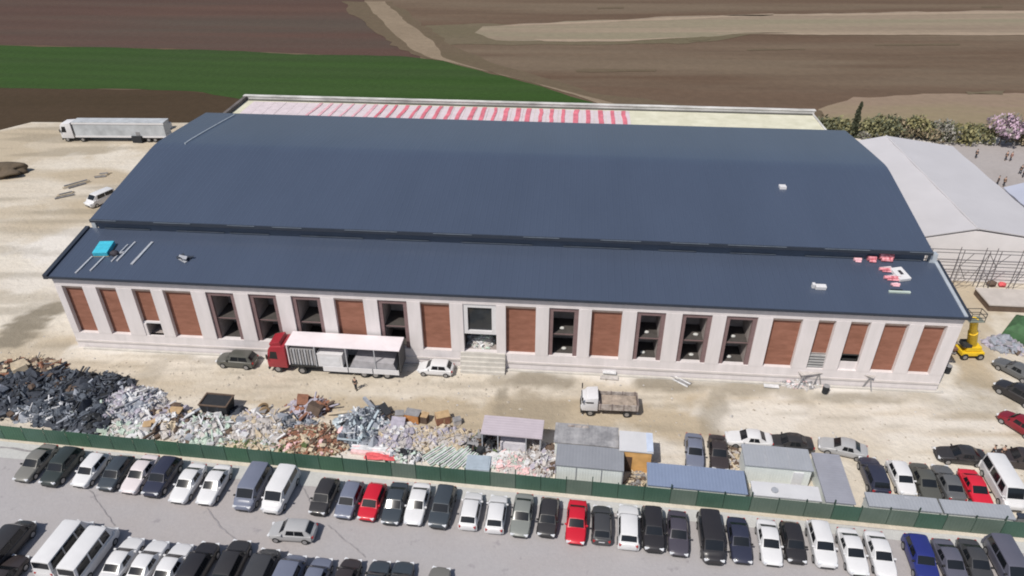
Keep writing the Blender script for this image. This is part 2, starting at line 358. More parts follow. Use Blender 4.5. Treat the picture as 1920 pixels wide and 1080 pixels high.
# ------------------------------------------------------------------ the hall
BU, BV = -7.5, 64.6
def bl(u, v, z): return (u - BU, v - BV, z)
m_wall = mat('pale_render', (.64, .60, .595), .85, .08, .9, c2=(.645, .60, .60), bump=.05, stretch=(1, 1, .16))
m_wall2 = mat('grey_render', (.56, .52, .50), .85, .1, .6)
m_brick = mat('raw_clay_block', (.245, .102, .064), .9, .14, 1.4, c2=(.262, .116, .078), bump=.1, stretch=(.5, 1, 1.6))
m_lint = mat('cream_lintel', (.60, .47, .39), .85, .1, 2)
m_mauve = mat('mauve_frame', (.19, .125, .125), .6, .12, 2)
m_dkconc = mat('bare_concrete', (.32, .28, .265), .9, .25, 1.1)
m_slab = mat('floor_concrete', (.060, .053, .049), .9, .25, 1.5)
m_white = mat('white_paint', (.62, .61, .62), .6, .05, 1.5)
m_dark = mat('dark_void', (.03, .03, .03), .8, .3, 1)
def roof_mat(name, c, rough):
    m = mat(name, c, rough, .075, .10, detail=9, stretch=(1, .25, 1))
    nt = m.node_tree; n = nt.nodes; l = nt.links; b = n['Principled BSDF']
    b.inputs['Specular IOR Level'].default_value = .5
    tc = n.new('ShaderNodeTexCoord'); w = n.new('ShaderNodeTexWave'); w.bands_direction = 'X'; w.inputs['Scale'].default_value = .42
    w.inputs['Distortion'].default_value = 0; l.new(tc.outputs['Object'], w.inputs['Vector'])
    cr = n.new('ShaderNodeMapRange'); cr.inputs['From Min'].default_value = .93; cr.inputs['From Max'].default_value = 1.0; l.new(w.outputs['Fac'], cr.inputs['Value'])
    bp = n.new('ShaderNodeBump'); bp.inputs['Strength'].default_value = .35; bp.inputs['Distance'].default_value = .05
    l.new(cr.outputs['Result'], bp.inputs['Height']); l.new(bp.outputs['Normal'], b.inputs['Normal'])
    return m
m_roof = roof_mat('slate_blue_roof_sheet', (.058, .075, .114), .30)
m_trim = mat('dark_trim', (.028, .035, .050), .5, .1, 1)
m_fascia = mat('blue_fascia', (.085, .110, .155), .5, .08, .5)
m_memw = mat('membrane_white', (.60, .52, .54), .6, .10, .8)
m_memr = mat('membrane_red', (.60, .16, .20), .6, .3, .7)
m_deck = mat('cream_board', (.58, .56, .42), .8, .10, .5, c2=(.60, .58, .46))
m_flash2 = mat('dull_flashing', (.12, .14, .17), .45, .2, 1)
m_flash = mat('pale_flashing', (.50, .54, .58), .4, .1, 1, metal=.3)

hall = empty('industrial_hall', rotp(BU, BV, AZ), -AZ)
tag(hall, 'long white-rendered hall under construction with blue-grey sheet roof and brick-filled bays', 'building')
U0, U1 = -56.85, 41.2
ZB, ZT = 2.3, 8.72
bays = [(-56.08, -53.66, 'b'), (-52.09, -49.75, 'b'), (-47.92, -45.72, 'h'), (-44.34, -41.1, 'b'), (-39.42, -36.21, 'w'), (-34.55, -31.38, 'w'), (-29.72, -26.4, 'w'),
        (-24.92, -21.64, 'b'), (-20.07, -16.81, 'w'), (-15.36, -12.14, 'b'), (-10.68, -7.04, 'd'), (-6.0, -2.73, 'b'), (-1.3, 1.88, 'w'), (3.25, 6.51, 'b'), (8.04, 11.1, 'w'),
        (12.81, 15.95, 'w'), (17.4, 20.67, 'w'), (22.19, 25.26, 'b'), (26.85, 28.66, 'l'), (30.13, 32.15, 'o'), (33.54, 36.01, 'b'), (37.47, 39.81, 'b')]
# walls
b = MB()
b.bx(*[U0 - BU, U1 - BU], 0, .6, ZT, 9.76, m_wall)                       # head band
b.bx(U0 - BU, U1 - BU, 0, .6, 0, ZB, m_wall)                             # base
b.build('front_wall', hall)
edges = [U0] + [e for q in bays for e in q[:2]] + [U1]
for k in range(0, len(edges), 2):
    one('pillar', ((edges[k] + edges[k + 1]) / 2 - BU, .28, (ZB + ZT) / 2), (edges[k + 1] - edges[k], .62, ZT - ZB - .004), m_wall, hall)
b = MB(); b.bx(U0 - BU, U1 - BU, -.06, -.003, 9.3, 9.7, m_wall); b.build('cornice', hall)
b = MB(); b.bx(U0 - BU, U1 - BU, -.10, -.003, 1.0, 1.25, m_wall2); b.build('plinth_band', hall)
for nm, us, vs_ in (('side_wall', (U0, U0 + .4), (65.2, 110.9)), ('side_wall', (U1 - .4, U1), (65.2, 110.9)), ('rear_wall', (U0 + .4, U1 - .4), (110.2, 110.6))):
    b = MB(); b.bx(us[0] - BU, us[1] - BU, vs_[0] - BV, vs_[1] - BV, 0, 9.7, m_wall); b.build(nm, hall)
b = MB(); b.bx(-55.8 - BU, 39.8 - BU, 73.2 - BV, 110.19 - BV, 10.2, 12.6, m_fascia); b.build('clerestory_wall', hall)
# bays
def lining(u0, u1, z0, z1, v0, v1, mw, name, mf=None):
    b = MB(); t = .12; mf = mf or mw
    b.bx(u0 - t - BU, u0 - BU, v0 - BV, v1 - BV, z0, z1, mw); b.bx(u1 - BU, u1 + t - BU, v0 - BV, v1 - BV, z0, z1, mw)
    b.bx(u0 - t - BU, u1 + t - BU, v0 - BV, v1 - BV, z1, z1 + t, mw); b.bx(u0 - t - BU, u1 + t - BU, v0 - BV, v1 - BV, z0 - t, z0, mf)
    b.bx(u0 - t - BU, u1 + t - BU, v1 - BV, v1 + t - BV, z0 - t, z1 + t, mw)
    return b.build(name, hall)
sacks = []
for u0, u1, k in bays:
    um = (u0 + u1) / 2; wd = u1 - u0
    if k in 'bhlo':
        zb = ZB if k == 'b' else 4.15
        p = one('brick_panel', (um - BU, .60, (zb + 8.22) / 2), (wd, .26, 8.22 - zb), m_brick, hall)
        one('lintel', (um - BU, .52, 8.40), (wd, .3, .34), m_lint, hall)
        one('painted_shadow_gap', (um - BU, .54, 8.645), (wd, .28, .146), m_dark, hall)  # solid dark strip painting in the shadow line under the bay head
    if k == 'h':
        one('lintel', (um - BU, .45, 4.05), (wd + .0, .5, .2), m_white, hall)
        lining(u0 + .35, u1 - .0, ZB, 3.95, 64.85, 68.5, m_dkconc, 'doorway')
        one('opening_frame', (u0 + .17 - BU, .3, (ZB + 3.95) / 2), (.34, .5, 3.95 - ZB), m_wall, hall)
    if k == 'l':
        lining(u0, u1, ZB, 4.1, 65.0, 67.5, m_dkconc, 'louvre_recess')
        for q in range(5): one('louvre_slat', (um - BU, .35, 2.5 + q * .36), (wd, .3, .16), mat('grey_slat', (.36, .36, .36), .6), hall)
    if k == 'o':
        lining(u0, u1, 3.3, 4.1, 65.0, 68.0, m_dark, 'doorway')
        one('infill_panel', (um - BU, .45, 2.8), (wd, .3, 1.0), m_wall, hall)
    if k == 'w':
        right = um > -5
        fr = .46
        b = MB(); y0, y1 = .16, .46
        b.bx(u0 - BU, u0 + fr - BU, y0, y1, ZB, ZT - .002, m_mauve); b.bx(u1 - fr - BU, u1 - BU, y0, y1, ZB, ZT - .002, m_mauve)
        b.bx(u0 + fr - BU, u1 - fr - BU, y0, y1, ZT - .5, ZT - .002, m_mauve)
        wn = b.build('window', hall)
        b = MB(); iu0, iu1 = u0 + fr - BU, u1 - fr - BU
        b.bx(iu0, iu1, .36, .41, 5.02, 5.12, m_mauve)
        b.build('transom', wn)
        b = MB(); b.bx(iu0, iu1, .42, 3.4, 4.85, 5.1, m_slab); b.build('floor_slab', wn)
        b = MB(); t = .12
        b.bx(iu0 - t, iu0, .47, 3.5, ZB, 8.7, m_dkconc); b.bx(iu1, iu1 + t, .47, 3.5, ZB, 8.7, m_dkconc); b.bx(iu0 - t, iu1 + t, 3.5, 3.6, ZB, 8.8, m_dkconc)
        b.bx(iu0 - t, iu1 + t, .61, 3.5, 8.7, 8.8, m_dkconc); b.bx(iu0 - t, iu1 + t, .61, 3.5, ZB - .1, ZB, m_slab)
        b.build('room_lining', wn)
        sacks.append((um, right))
# entrance bay
u0, u1 = -10.68, -7.04; um = (u0 + u1) / 2
b = MB(); b.bx(u0 + .02 - BU, u1 - .02 - BU, .10, .5, 4.75, 5.15, m_white); b.bx(u0 + .02 - BU, u0 + .5 - BU, .10, .5, 5.15, 8.25, m_white); b.bx(u1 - .5 - BU, u1 - .02 - BU, .10, .5, 5.15, 8.25, m_white); b.bx(u0 + .02 - BU, u1 - .02 - BU, .10, .5, 8.25, ZT - .01, m_white)
ef = b.build('entrance_window', hall)
b = MB(); b.bx(u0 + .5 - BU, u1 - .5 - BU, .36, .40, 5.15, 8.25, mat('dark_glass', (.03, .035, .04), .08, .1, 1, spec=.5)); b.build('pane', ef)
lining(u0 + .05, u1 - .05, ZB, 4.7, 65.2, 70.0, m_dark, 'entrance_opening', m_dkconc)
m_step = mat('dusty_concrete', (.50, .475, .435), .95, .15, .9, bump=.15)
b = MB()
prof = [(0.0, 0.0)]
for q in range(5): prof += [(-(5 - q) * .24, q * .464), (-(5 - q) * .24, (q + 1) * .464)]
prof += [(.0, 5 * .464)]
b.ext([(p, z) for p, z in prof[1:]] + [(0, 0)], u0 - .4 - BU, u1 + 1.0 - BU, m_step, axis='x')
b.build('entrance_steps', hall)
b = MB(); b.bx(U0 + .8 - BU, u0 - .42 - BU, -.42, -.13, .0, .3, m_step); b.build('terrace_kerb', hall)
b = MB(); b.bx(u1 + 1.02 - BU, U1 + .6 - BU, -.42, -.13, .0, .3, m_step); b.build('terrace_kerb', hall)
# roofs: lower front
def slab(name, pts, th, m, parent):
    b = MB(); up = [Vector(p) for p in pts]; dn = [p - Vector((0, 0, th)) for p in up]
    b.loft([dn, up], m); return b.build(name, parent)
zE, zS = 10.08, 11.5
slab('lower_roof', [bl(-57.0, 64.3, zE), bl(41.3, 64.3, zE), bl(41.3, 73.35, zS), bl(-57.0, 73.35, zS)], .24, m_roof, hall)
b = MB(); b.bx(-57.05 - BU, 41.35 - BU, 64.13 - BV, 64.29 - BV, zE - .22, zE + .02, m_trim); b.build('eave_gutter', hall)
def verge(u, v0, z0, v1, z1, m, wd=.25, h=.22, name='verge_trim', u2=None):
    u2 = u if u2 is None else u2
    b = MB(); b.loft([[bl(u - wd, v0, z0 - .3), bl(u + wd, v0, z0 - .3), bl(u + wd, v0, z0 + h), bl(u - wd, v0, z0 + h)], [bl(u2 - wd, v1, z1 - .3), bl(u2 + wd, v1, z1 - .3), bl(u2 + wd, v1, z1 + h), bl(u2 - wd, v1, z1 + h)]], m)
    return b.build(name, hall)
verge(-57.25, 64.15, zE, 73.3, zS, m_trim)
verge(41.42, 64.15, zE, 73.3, zS, m_trim, .12, .14); verge(41.1, 64.4, zE + .03, 73.3, zS + .03, m_flash, .18, .06)
# upper roof, arched over the ridge
prof = [(72.7, 12.95), (78, 13.55), (84, 14.23), (90, 14.90), (91.5, 15.0), (93, 14.94), (99, 14.30), (105, 13.6), (111.2, 12.85)]
def uedge(v, side):
    t = (v - 72.7) / 38.5
    return (-56.2 - 3.2 * t + 0.4 * (1 - abs(2 * t - 1))) if side < 0 else (40.25 + 2.1 * t)
def strip(name, i0, i1):
    b = MB(); ringsT = []
    for v, z in prof[i0:i1 + 1]: ringsT.append([bl(uedge(v, -1), v, z - .3), bl(uedge(v, 1), v, z - .3), bl(uedge(v, 1), v, z), bl(uedge(v, -1), v, z)])
    b.loft(ringsT, m_roof); return b.build(name, hall, smooth=25)
strip('upper_roof', 0, 8)
b = MB(); b.bx(-56.2 - BU, 40.25 - BU, 72.5 - BV, 72.69 - BV, 12.6, 12.98, m_trim); b.build('upper_gutter', hall)
u = -56.1
while u < 40:
    L = random.uniform(3, 7); b = MB(); b.bx(u - BU, min(u + L, 40.2) - BU, 72.44 - BV, 72.50 - BV, 12.9, 12.98, m_flash2); b.build('gutter_flashing', hall); u += L + random.uniform(2, 6)
u = -55
while u < 38:
    L = random.uniform(4, 9); b = MB(); b.bx(u - BU, min(u + L, 39.5) - BU, 73.05 - BV, 73.19 - BV, 11.6, 11.68, m_flash2); b.build('wall_flashing', hall); u += L + random.uniform(.5, 4)
one('flashing_post', (40.7 - BU, 73.3 - BV, 11.9), (.7, .7, 1.2), m_flash, hall)
one('flashing_post', (-56.4 - BU, 73.6 - BV, 11.9), (.5, .7, .9), m_flash, hall)
def on_upper(px_, py_):
    z = 14
    for _ in range(8):
        p = at(px_, py_, z); u, v = uvp(p, AZ)
        for (a, za), (c, zc) in zip(prof, prof[1:]):
            if a <= v <= c: z = za + (zc - za) * (v - a) / (c - a)
    return u, v, z
u, v, z = on_upper(1467, 352)
one('roof_hatch', bl(u, v, z + .1), (.8, .8, .35), m_white, hall)
# rear low roof, boards and membrane
b = MB(); b.bx(-60.6 - BU, 43.0 - BU, 110 - BV, 129.9 - BV, 8.75, 9.0, m_deck); b.build('rear_roof_deck', hall)
m_par = mat('grey_parapet', (.40, .39, .365), .85, .25, .5, c2=(.58, .565, .545), stretch=(.4, 1, 1))
b = MB(); b.bx(-61.2 - BU, 43.4 - BU, 129.91 - BV, 130.6 - BV, 0, 9.66, m_par); b.bx(-61.4 - BU, 43.6 - BU, 129.8 - BV, 130.75 - BV, 9.661, 9.76, m_par); b.build('rear_parapet', hall)
b = MB(); b.bx(-61.2 - BU, -60.6 - BU, 111 - BV, 129.9 - BV, 0, 9.7, mat('shaded_parapet', (.12, .105, .10), .9, .3, .5)); b.build('side_parapet', hall)  # dark colour carries the shade on the parapet's inner face
b = MB(); b.bx(43.0 - BU, 43.3 - BU, 111 - BV, 129.9 - BV, 0, 9.2, m_par); b.build('side_parapet', hall)
b = MB(); b.bx(-60.5 - BU, 43 - BU, 129.4 - BV, 129.79 - BV, 9.0, 9.2, mat('parapet_gap', (.10, .10, .09), .9)); b.build('parapet_gutter', hall)
x = -59.0; q = 0
while x < 10.0:
    wd = 2.05; f = max(0.0, min(1.0, (x + 52) / 46))
    b = MB(); b.bx(x - BU, x + wd - BU, 112 - BV, 128.9 - BV, 9.0, 9.04 + .012 * (q % 3), m_memw)
    o = b.build('membrane_strip', hall)
    if q > 4:
        b = MB(); ww = (.5 + .25 * f) * random.uniform(.7, 1.2); x0 = x + 1.0 + random.uniform(-.15, .15)
        pts = [bl(x0 + random.uniform(-.12, .12) + (1 - f) * 1.5 * (j / 8), 112.2 + j * 2.08, 9.10) for j in range(9)]
        lo = [[Vector(p) + Vector((-ww / 2 * random.uniform(.6, 1.2), 0, 0)), Vector(p) + Vector((ww / 2 * random.uniform(.6, 1.2), 0, 0)), Vector(p) + Vector((ww / 2, 0, .03)), Vector(p) + Vector((-ww / 2, 0, .03))] for p in pts]
        b.loft(lo, m_memr if f > .35 else mat('membrane_pink', (.64, .36, .40), .6, .25, .7)); b.build('red_band', o)
    x += wd + .06; q += 1
b = MB(); b.bx(-59.2 - BU, 41.8 - BU, 110.9 - BV, 111.0 - BV, 9.0, 12.5, m_fascia); b.build('rear_clerestory', hall)
# long pale line on the rear slope
u0_, v0_, z0_ = on_upper(347, 270); u1_, v1_, z1_ = on_upper(440, 216)
pts = []
for j in range(9):
    t = j / 8; v = v0_ + (v1_ - v0_) * t; u = u0_ + (u1_ - u0_) * t
    z = max(zz for zz in [za + (zc - za) * (v - a) / (c - a) for (a, za), (c, zc) in zip(prof, prof[1:]) if a <= v <= c] or [12.9]); pts.append(bl(u, v, z + .06))
b = MB()
for p, q in zip(pts, pts[1:]): b.tube(p, q, .11, m_flash, 5)
b.build('roof_cable', hall)

# sacks and rubble inside openings
m_sack = mat('white_sackcloth', (.50, .50, .48), .8, .08, 3)
def blob(name, loc, d, m, parent=None, seed=0, sub=2, amp=.25):
    bm = bmesh.new(); bmesh.ops.create_icosphere(bm, subdivisions=sub, radius=.5)
    for v in bm.verts:
        k = 1 + amp * noise.noise(v.co * 3 + Vector((seed, seed * 2, 0))); v.co = Vector((v.co.x * d[0] * k, v.co.y * d[1] * k, max(-.32, v.co.z) * d[2] * k + .3 * d[2]))
    me = bpy.data.meshes.new(name); bm.to_mesh(me); bm.free(); me.materials.append(m); me.shade_smooth()
    o = bpy.data.objects.new(name, me); col.objects.link(o); o.location = loc
    if parent: o.parent = parent
    return o
i = 0
for um_, right in sacks:
    if right:
        for z, lvl in ((5.1, 'upper'), (ZB, 'lower')):
            s = blob('material_sack', rotp(um_ + random.uniform(-.3, .5), 66.0, AZ, z), (.6, .45, .32), m_sack, seed=i)
            nth = ['first', 'second', 'third', 'fourth'][[q for q in sacks if q[1]].index((um_, right))]
            tag(s, 'white sack on the %s floor inside the %s dark window right of the entrance' % (lvl, nth), 'sack', 'sacks inside the dark windows'); i += 1

# ------------------------------------------------------------------ things lying on the front roof
def on_lower(px_, py_):
    z = 11
    for _ in range(8):
        p = at(px_, py_, z); u, v = uvp(p, AZ); z = zE + (zS - zE) * (v - 64.3) / 9.05
    return u, v, z
SL = math.atan((zS - zE) / 9.05)
def roof_thing(name, px_, label, cat, group=None):
    u, v, z = on_lower(*px_); e = empty(name, rotp(u, v, AZ, z + .01), -AZ); e.rotation_euler = (SL, 0, -AZ)
    return tag(e, label, cat, group)
m_teal = mat('turquoise_wrap', (.05, .42, .56), .5, .15, 2); m_steel = mat('light_steel', (.42, .43, .46), .45, .2, 2, metal=.2); m_pinkw = mat('pink_wrap', (.72, .42, .46), .6, .2, 2)
e = roof_thing('insulation_pallet', (197, 470), 'turquoise wrapped stack lying near the left end of the front roof', 'pallet')
b = MB(); b.box((0, 0, .3), (1.7, 2.2, .55), m_teal, .1); b.build('wrapped_stack', e, bevel=.06); b = MB(); b.box((0, 0, .0), (1.8, 2.3, .08), mat('pallet_wood', (.3, .22, .14), .9), .1); b.build('pallet_base', e)
for px_, L, wd, lab in (((158, 497), 3.0, .22, 'leftmost steel strip lying on the left end of the front roof'), ((183, 495), 2.6, .2, 'short steel strip below the turquoise stack on the front roof'),
                       ((225, 475), 3.2, .16, 'thin pinkish strip just right of the turquoise stack on the front roof'), ((237, 472), 3.6, .22, 'middle pale strip right of the turquoise stack on the front roof'), ((267, 475), 4.2, .3, 'rightmost long pale strip of those near the turquoise stack')):
    u, v, z = on_lower(*px_); b = MB(); b.box((0, 0, .06), (wd, L, .1), m_steel, -.12); b.box((wd * .5, L * .1, .1), (wd * .4, L * .7, .08), m_flash, -.10)
    o = b.build('steel_strip', None, loc=rotp(u, v, AZ, z)); o.rotation_euler = (SL, 0, -AZ + .0); tag(o, lab, 'metal strip', 'strips lying on the roof')
e = roof_thing('tool_heap', (216, 478), 'small dark heap of tools beside the turquoise stack', 'tool heap')
blob('dark_bag', (0, 0, 0), (1.1, .8, .7), mat('dark_cloth', (.035, .03, .04), .8), e, 3); b = MB(); b.box((.5, .2, .12), (.9, .18, .16), m_steel, .4); b.build('metal_bar', e)
e = roof_thing('material_heap', (347, 488), 'jumbled grey bundle of sheet offcuts alone on the left part of the front roof', 'offcuts')
b = MB()
for k in range(9): b.box((random.uniform(-.6, .6), random.uniform(-.4, .4), .12 + .06 * k), (random.uniform(.4, 1.2), random.uniform(.15, .5), .05), m_steel if k % 2 else m_trim, random.uniform(-1, 1), (random.uniform(-.3, .3), random.uniform(-.3, .3)))
b.build('sheet_offcuts', e)
e = roof_thing('equipment_case', (1535, 541), 'white equipment box alone on the right part of the front roof', 'box')
b = MB(); b.box((.15, 0, .22), (1.1, .55, .42), m_white); b.build('case_body', e, bevel=.04); b = MB(); b.box((-.6, .1, .3), (.3, .4, .55), m_white); b.build('case_lid', e, bevel=.03)
m_redw = mat('red_white_wrap', (.58, .05, .09), .55, .4, 3.2, c2=(.62, .30, .33), detail=2)
for px_, d, mm, lab in (((1658, 485), (1.5, 1.3, 1.0), m_redw, 'largest red and white roll bundle under the upper eave at the right end'), ((1633, 488), (.9, 1.0, .6), m_redw, 'small red and white bundle left of the largest roll bundle'),
                       ((1607, 489), (.8, .7, .4), m_pinkw, 'leftmost little pink bundle of those near the right roof end'), ((1662, 507), (1.6, .8, .35), m_redw, 'flat red wrapped roll below the largest roll bundle'),
                       ((1672, 523), (1.7, .8, .4), m_redw, 'red and white roll next to the white pack at the right roof end'), ((1678, 535), (.9, .5, .3), m_pinkw, 'small pinkish scrap below the white pack on the roof')):
    u, v, z = on_lower(*px_); b = MB()
    b.tube((-d[0] / 2, 0, d[2] / 2), (d[0] / 2, 0, d[2] / 2), d[2] / 2, mm, 10); b.box((0, d[1] * .35, d[2] * .22), (d[0] * .8, d[1] * .5, d[2] * .4), m_memw, .2)
    b.tube((-d[0] / 3, -d[1] * .35, d[2] * .25), (d[0] / 2.4, -d[1] * .4, d[2] * .25), d[2] * .25, mm, 8)
    o = b.build('membrane_roll', None, loc=rotp(u, v, AZ, z), smooth=40); o.rotation_euler = (SL, 0, -AZ); tag(o, lab, 'roll', 'wrapped rolls at the right roof end')
e = roof_thing('sheet_pack', (1687, 517), 'white pack of sheets with dark strap at the right end of the front roof', 'sheet pack')
b = MB(); b.box((0, 0, .2), (1.3, 2.0, .36), m_white, .25); b.build('pack', e, bevel=.04); b = MB(); b.box((.0, .1, .39), (.35, .7, .03), mat('dark_cloth', (.035, .03, .04), .8), .25); b.build('strap', e)
e = roof_thing('gutter_length', (1686, 549), 'pale green-grey gutter length lying below the white pack', 'gutter piece')
b = MB(); b.box((0, 0, .1), (2.2, .25, .18), mat('pale_green_metal', (.45, .52, .47), .5)); b.build('gutter_channel', e); b = MB(); b.box((-.2, .35, .1), (1.2, .14, .12), m_trim); b.build('bracket', e)
u, v, z = on_lower(1560, 482); b = MB(); b.box((0, 0, .05), (5.0, .14, .08), mat('pink_edge', (.6, .25, .32), .6)); o = b.build('red_batten', None, loc=rotp(u, v, AZ, z)); o.rotation_euler = (SL, 0, -AZ); tag(o, 'thin red batten lying along the foot of the upper wall', 'batten')
# ------------------------------------------------------------------ vehicles
m_tyre = mat('tyre_rubber', (.018, .018, .018), .85, .2, 4)
m_rim = mat('alloy_rim', (.35, .35, .36), .35, .1, 4, metal=.6)
m_glass = mat('car_glass', (.012, .014, .017), .12, .1, 1, spec=.45)
m_lamp = mat('clear_lamp', (.65, .66, .68), .2, .05, 4)
m_tail = mat('red_lamp', (.35, .02, .02), .3, .05, 4)
m_black = mat('black_plastic', (.02, .02, .02), .6, .2, 4)
PAINT = {}
def paint(key):
    cols = dict(white=(.63, .625, .63), black=(.026, .024, .026), darkbrown=(.042, .034, .034), silver=(.36, .36, .365), slate=(.045, .055, .066), navy=(.030, .033, .056), red=(.50, .014, .030), deepred=(.55, .02, .04),
                greyblue=(.15, .165, .22), grey=(.11, .112, .115), sage=(.20, .21, .195), darkgrey=(.052, .052, .055), plum=(.062, .056, .072), blue=(.022, .030, .16), taupe=(.17, .165, .15), green=(.032, .040, .038), pearl=(.62, .56, .565), charcoal=(.034, .032, .033), maroon=(.20, .012, .022), purplegrey=(.10, .10, .13), olive=(.085, .085, .075))
    c = cols[key]
    return mat('paint_' + key, c, .38, .05, .8, coat=.35, spec=.4)
TYPES = {
    # L, W, belt, hood z at nose, hood z at screen, A, B, C, D (x of screen base / top, roof rear, rear glass base), roof z, tail z, wheel x, wheel r
    'sedan': (4.5, 1.78, .95, .74, .93, .95, .20, -.95, -1.62, 1.44, 1.00, 1.35, .32),
    'hatchback': (4.05, 1.74, .98, .78, .96, 1.02, .38, -1.35, -1.86, 1.49, .98, 1.27, .31),
    'suv': (4.5, 1.86, 1.10, .92, 1.08, 1.05, .42, -1.70, -2.10, 1.68, 1.08, 1.38, .36),
    'minivan': (4.95, 1.94, 1.18, .95, 1.18, 1.78, 1.05, -2.12, -2.40, 1.92, 1.15, 1.50, .34),
    'minibus': (5.9, 2.04, 1.30, 1.02, 1.30, 2.40, 1.72, -2.78, -2.90, 2.45, 1.25, 1.85, .35),
}
def body_mesh(t):
    L, W, belt, hz0, hz1, A, B, C, D, rz, tz, wx, wr = TYPES[t]
    h = L / 2; w = W / 2; mb = MB(); m = paint('white')
    def ring(x, ww, zb, zt):
        zt = max(zt, zb + .2); mid = zb + (zt - zb) * .45
        half = [(ww * .86, zb), (ww * .97, zb + .10), (ww, mid), (ww * .97, zt - .10), (ww * .88, zt - .02), (ww * .45, zt + .012)]
        return [(x, -y, z) for y, z in half] + [(x, 0, zt + .02)] + [(x, y, z) for y, z in reversed(half)]
    rk = 0 if t != 'minibus' else .1
    st = [(h, .58 + rk, .40, hz0 - .20), (h - .05, .70 + rk, .30, hz0 - .10), (h - .16, .83 + rk * .6, .24, hz0 - .03), (h - .34, .93, .20, hz0 + .01), (h - .62, .985, .20, hz0 + (hz1 - hz0) * .5), (A, 1, .20, hz1), (0, 1, .20, belt), (-.9, 1, .20, belt), (D, .99, .20, tz), (-h + .34, .95, .22, tz - .01), (-h + .15, .89, .27, tz - .04), (-h + .04, .80, .32, tz - .10), (-h, .70, .42, tz - .22)]
    st = [s for i, s in enumerate(st) if i < 6 or s[0] < A - .2]
    st.sort(key=lambda s: -s[0])
    mb.loft([ring(x, k * w, zb, zt) for x, k, zb, zt in st], m)
    # cabin
    wb = w * .93; wt = w * .76 if t in ('sedan', 'hatchback', 'suv') else w * .84
    zb = belt - .06
    def cr(x, z, ww, top):
        if top: return [(x, -ww, z - .04), (x, -ww * .86, z), (x, 0, z + .035), (x, ww * .86, z), (x, ww, z - .04)]
        return [(x, -ww, z), (x, -ww * .6, z), (x, 0, z), (x, ww * .6, z), (x, ww, z)]
    bot = [(A, wb * .92), (B, wb), (C, wb), (D, wb * .92)]
    zlow = [hz1 - .03, zb, zb, tz - .03]
    lo = [cr(x, z, q, False) for (x, q), z in zip(bot, zlow)]
    tp = [cr(B + .06, rz - .05, wt * .95, True), cr(B - .18, rz, wt, True), cr(C + .2, rz - .005, wt, True), cr(C, rz - .05, wt * .95, True)]
    # roof
    mb.loft(tp, m, caps=False, closed=False)
    # pillars: front, sides, rear faces
    f0, f1, f2, f3 = tp; l0, l1, l2, l3 = lo
    for j in range(4): mb.face([l0[j], l0[j + 1], f0[j + 1], f0[j]], m); mb.face([l3[j + 1], l3[j], f3[j], f3[j + 1]], m)
    for s in (0, 4):
        mb.face([l0[s], f0[s], f1[s], l1[s]], m); mb.face([l1[s], f1[s], f2[s], l2[s]], m); mb.face([l2[s], f2[s], f3[s], l3[s]], m)
    # glass
    gl = {}
    def panel(p00, p10, p11, p01, a0, a1, b0, b1, off):
        p00, p10, p11, p01 = map(Vector, (p00, p10, p11, p01))
        def P_(s, r): return (p00.lerp(p10, s)).lerp(p01.lerp(p11, s), r)
        q = [P_(a0, b0), P_(a1, b0), P_(a1, b1), P_(a0, b1)]; nn = (q[1] - q[0]).cross(q[3] - q[0]).normalized() * off
        return [v + nn for v in q]
    def glass(nm, fs):
        g = MB()
        for q in fs:
            g.face(q, m_glass)
        gl[nm] = g
    glass('windscreen', [panel(l0[j], l0[j + 1], f0[j + 1], f0[j], .35 if j == 0 else 0, .65 if j == 3 else 1, .12, .93, .025) for j in range(4)])
    rr = (.20, .90) if t in ('sedan', 'hatchback', 'suv') else (.35, .92)
    glass('rear_window', [panel(l3[j + 1], l3[j], f3[j], f3[j + 1], .4 if j == 3 else 0, .6 if j == 0 else 1, rr[0], rr[1], .025) for j in (3, 2, 1, 0)])
    for s, nm in ((0, 'r'), (4, 'l')):
        o = .02 if s == 4 else -.02
        fs = []
        A1, A2 = Vector(l1[s]), Vector(l2[s]); T1, T2 = Vector(f1[s]), Vector(f2[s])
        for a0, a1 in ((.0, .44), (.48, .98)) if t != 'minibus' else ((.0, .22), (.26, .60), (.64, .98)):
            fs.append(panel(A1, A2, T2, T1, a0, a1, .14, .90, o))
        glass('side_window_' + nm, fs)
    me = mb
    return me, gl
PROTO = {}
def car_proto(t):
    L, W, belt, hz0, hz1, A, B, C, D, rz, tz, wx, wr = TYPES[t]; h = L / 2; w = W / 2
    mb, gl = body_mesh(t)
    root = empty('parked_car', (0, 0, 0))
    body = mb.build('body', root, smooth=38)
    md = None
    for k, g in gl.items(): g.build('side_window' if k.startswith('side') else k, root, weld=True, smooth=60)
    for sx in (wx, -wx):
        for sy in (-1, 1):
            g = MB(); g.tube((sx, sy * (w - .22), wr), (sx, sy * (w + .012), wr), wr, m_tyre, 16); wh = g.build('wheel', root, smooth=40)
            g = MB(); g.tube((sx, sy * (w + .013), wr), (sx, sy * (w + .03), wr), wr * .66, m_rim, 10); g.build('rim', wh)
    for sy in (-1, 1):
        g = MB(); g.box((h - .13, sy * w * .66, hz0 - .13), (.22, w * .40, .15), m_lamp, -sy * .30); g.build('headlight', root, bevel=.03)
        g = MB(); g.box((-h + .09, sy * w * .70, tz - .22), (.16, w * .30, .22), m_tail, sy * .25); g.build('tail_light', root, bevel=.02)
        g = MB(); g.box((A - .30, sy * (w * .93 + .07), belt + .05), (.14, .22, .13), m_black); g.build('mirror', root, bevel=.03)
    g = MB(); g.box((h - .055, 0, .46), (.14, w * 1.15, .16), m_black); g.build('grille', root, bevel=.02)
    g = MB(); g.box((-h + .02, 0, .72 if t != 'sedan' else .70), (.05, .5, .11), m_white); g.build('number_plate', root)
    return root
